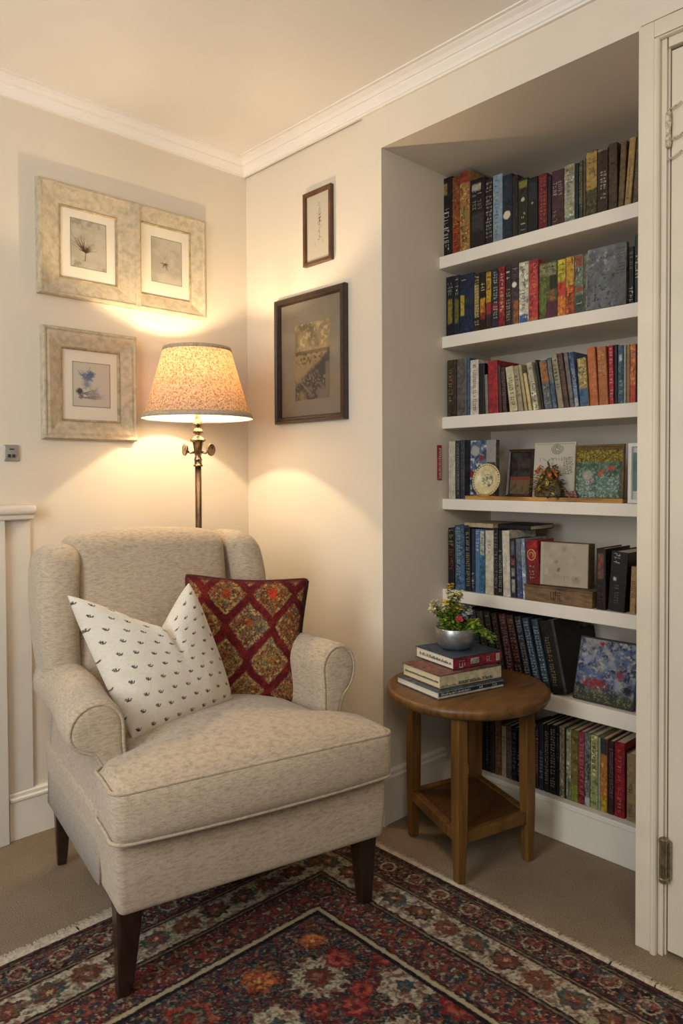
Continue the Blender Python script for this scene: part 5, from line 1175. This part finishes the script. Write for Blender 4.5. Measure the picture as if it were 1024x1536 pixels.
    k = (1-sm(.329, .331, d))[..., None]; C = C*(1-k)+Ib*k
    for a_, cc in ((.232, '2a1c1e'), (.226, '7a6a4c'), (.220, '2a1c1e')): C = mix(C, H(cc), 1-sm(a_-.0015, a_+.0015, d))
    k = (1-sm(.213, .215, d))[..., None]; C = C*(1-k)+Cb*k
    for a_, cc in ((.118, '2a1c1e'), (.112, '82704e'), (.106, '3a2426')): C = mix(C, H(cc), 1-sm(a_-.0015, a_+.0015, d))
    k = (1-sm(.101, .103, d))[..., None]; C = C*(1-k)+B*k
    for a_, cc in ((.021, '6a5a42'), (.017, '241a1c'), (.006, '4a2a2a')): C = mix(C, H(cc), 1-sm(a_-.0012, a_+.0012, d))
    g = C.mean(-1, keepdims=True); C = g+(C-g)*.84
    C = mix(C, H('2a2222'), sm(.52, .66, fbm(U*130+2, V*130, 73, 4))*.55); C = mix(C, H('8a7a62'), sm(.58, .70, fbm(U*150, V*150+7, 83, 4))*.5); C = mix(C, H('5c201e'), sm(.56, .68, fbm(U*75+4, V*75+7, 85, 4))*.45)
    d0 = np.minimum(np.minimum(U0, RW-U0), np.minimum(V0, RH-V0))+.0015*(fbm(U0*200, V0*200, 205, 2)-.5)
    C = mix(C, H('16121a'), (1-sm(.004, .006, np.abs(d0-.3565)))*.8); C = mix(C, H('ab9c78'), (1-sm(.0045, .006, np.abs(d0-.344)))*.9)
    for a_ in (.022, .107, .118, .219, .231): C = mix(C, H('1c1518'), (1-sm(.001, .0028, np.abs(d0-a_)))*.65)
    for a_ in (.027, .1125, .225): C = mix(C, H('847250'), (1-sm(.001, .0024, np.abs(d0-a_)))*.55)
    return mix(C*.95, H('8a7c66'), sm(.35, .7, fbm(U*420, V*420, 63, 2))*.13)
C = rugcol(Ug, Vg); Zr = .010+.0012*(fbm(Ug*120, Vg*120, 5, 2)-.5); P = np.stack([-Ug, -Vg, Zr], -1)
grid_mesh('pile', P[:, ::-1], C[:, ::-1], Mcol('wool_pile', .95, .08, .7, 350), rg, smooth=False)
MB().box(-RW, 0, -RH, 0, .0008, .0085).build('backing', M('rug_backing', '4a3a30', .95), rg)
# fringe: many short strands, uncountable
fg = MB(); R = random.Random(77)
def strand(x, y, dx, dy, L):
    px, py = -dy, dx; w = .0028; a = R.uniform(-.35, .35); ex, ey = x+dx*L+px*a*L, y+dy*L+py*a*L; z0, z1 = .007+R.random()*.002, .0035+R.random()*.003
    mx_, my_ = (x+ex)/2, (y+ey)/2
    fg.add([(x-px*w, y-py*w, z0), (x+px*w, y+py*w, z0), (mx_+px*w, my_+py*w, z0+.003), (ex+px*w*.5, ey+py*w*.5, z1), (ex-px*w*.5, ey-py*w*.5, z1), (mx_-px*w, my_-py*w, z0+.003)], [(0, 1, 2, 5), (5, 2, 3, 4)])
for i in range(1500): strand(-.003, -R.uniform(0, 1.5), 1, 0, R.uniform(.026, .038))
for i in range(1700): strand(-R.uniform(0, RW), -.003, 0, 1, R.uniform(.034, .052))
fg.build('fringe', M('cream_fringe', 'b5a893', .9, .15, 120), rg)['kind'] = 'stuff'

# ================================================================== LIGHT
def area(name, loc, target, sx, sy, power, color):
    l = bpy.data.lights.new(name, 'AREA'); l.shape = 'RECTANGLE'; l.size = sx; l.size_y = sy; l.energy = power; l.color = color
    o = bpy.data.objects.new(name, l); COL.objects.link(o); o.location = loc
    o.rotation_euler = (Vector(target)-Vector(loc)).to_track_quat('-Z', 'Y').to_euler(); return o
area('window_daylight', (-3.0, -1.45, 1.55), (0, -.5, 1.3), 1.0, 1.4, 38, (.88, .94, 1))
area('front_fill_light', (-2.3, -3.1, 2.20), (-.9, -.3, .9), .8, .8, 22, (1, .91, .80))  # added fill from high in front to brighten the left wall; no fixture there
wd = bpy.data.worlds.new('room_ambient'); SC.world = wd; wd.use_nodes = True; bg = wd.node_tree.nodes['Background']; bg.inputs[0].default_value = (1, .95, .89, 1); bg.inputs[1].default_value = .115
SC.view_settings.view_transform = 'Standard'; SC.view_settings.look = 'None'; SC.view_settings.gamma = 1; SC.view_settings.exposure = .06
SC.view_settings.use_curve_mapping = False
SC.cycles.max_bounces = 8; SC.cycles.transparent_max_bounces = 8
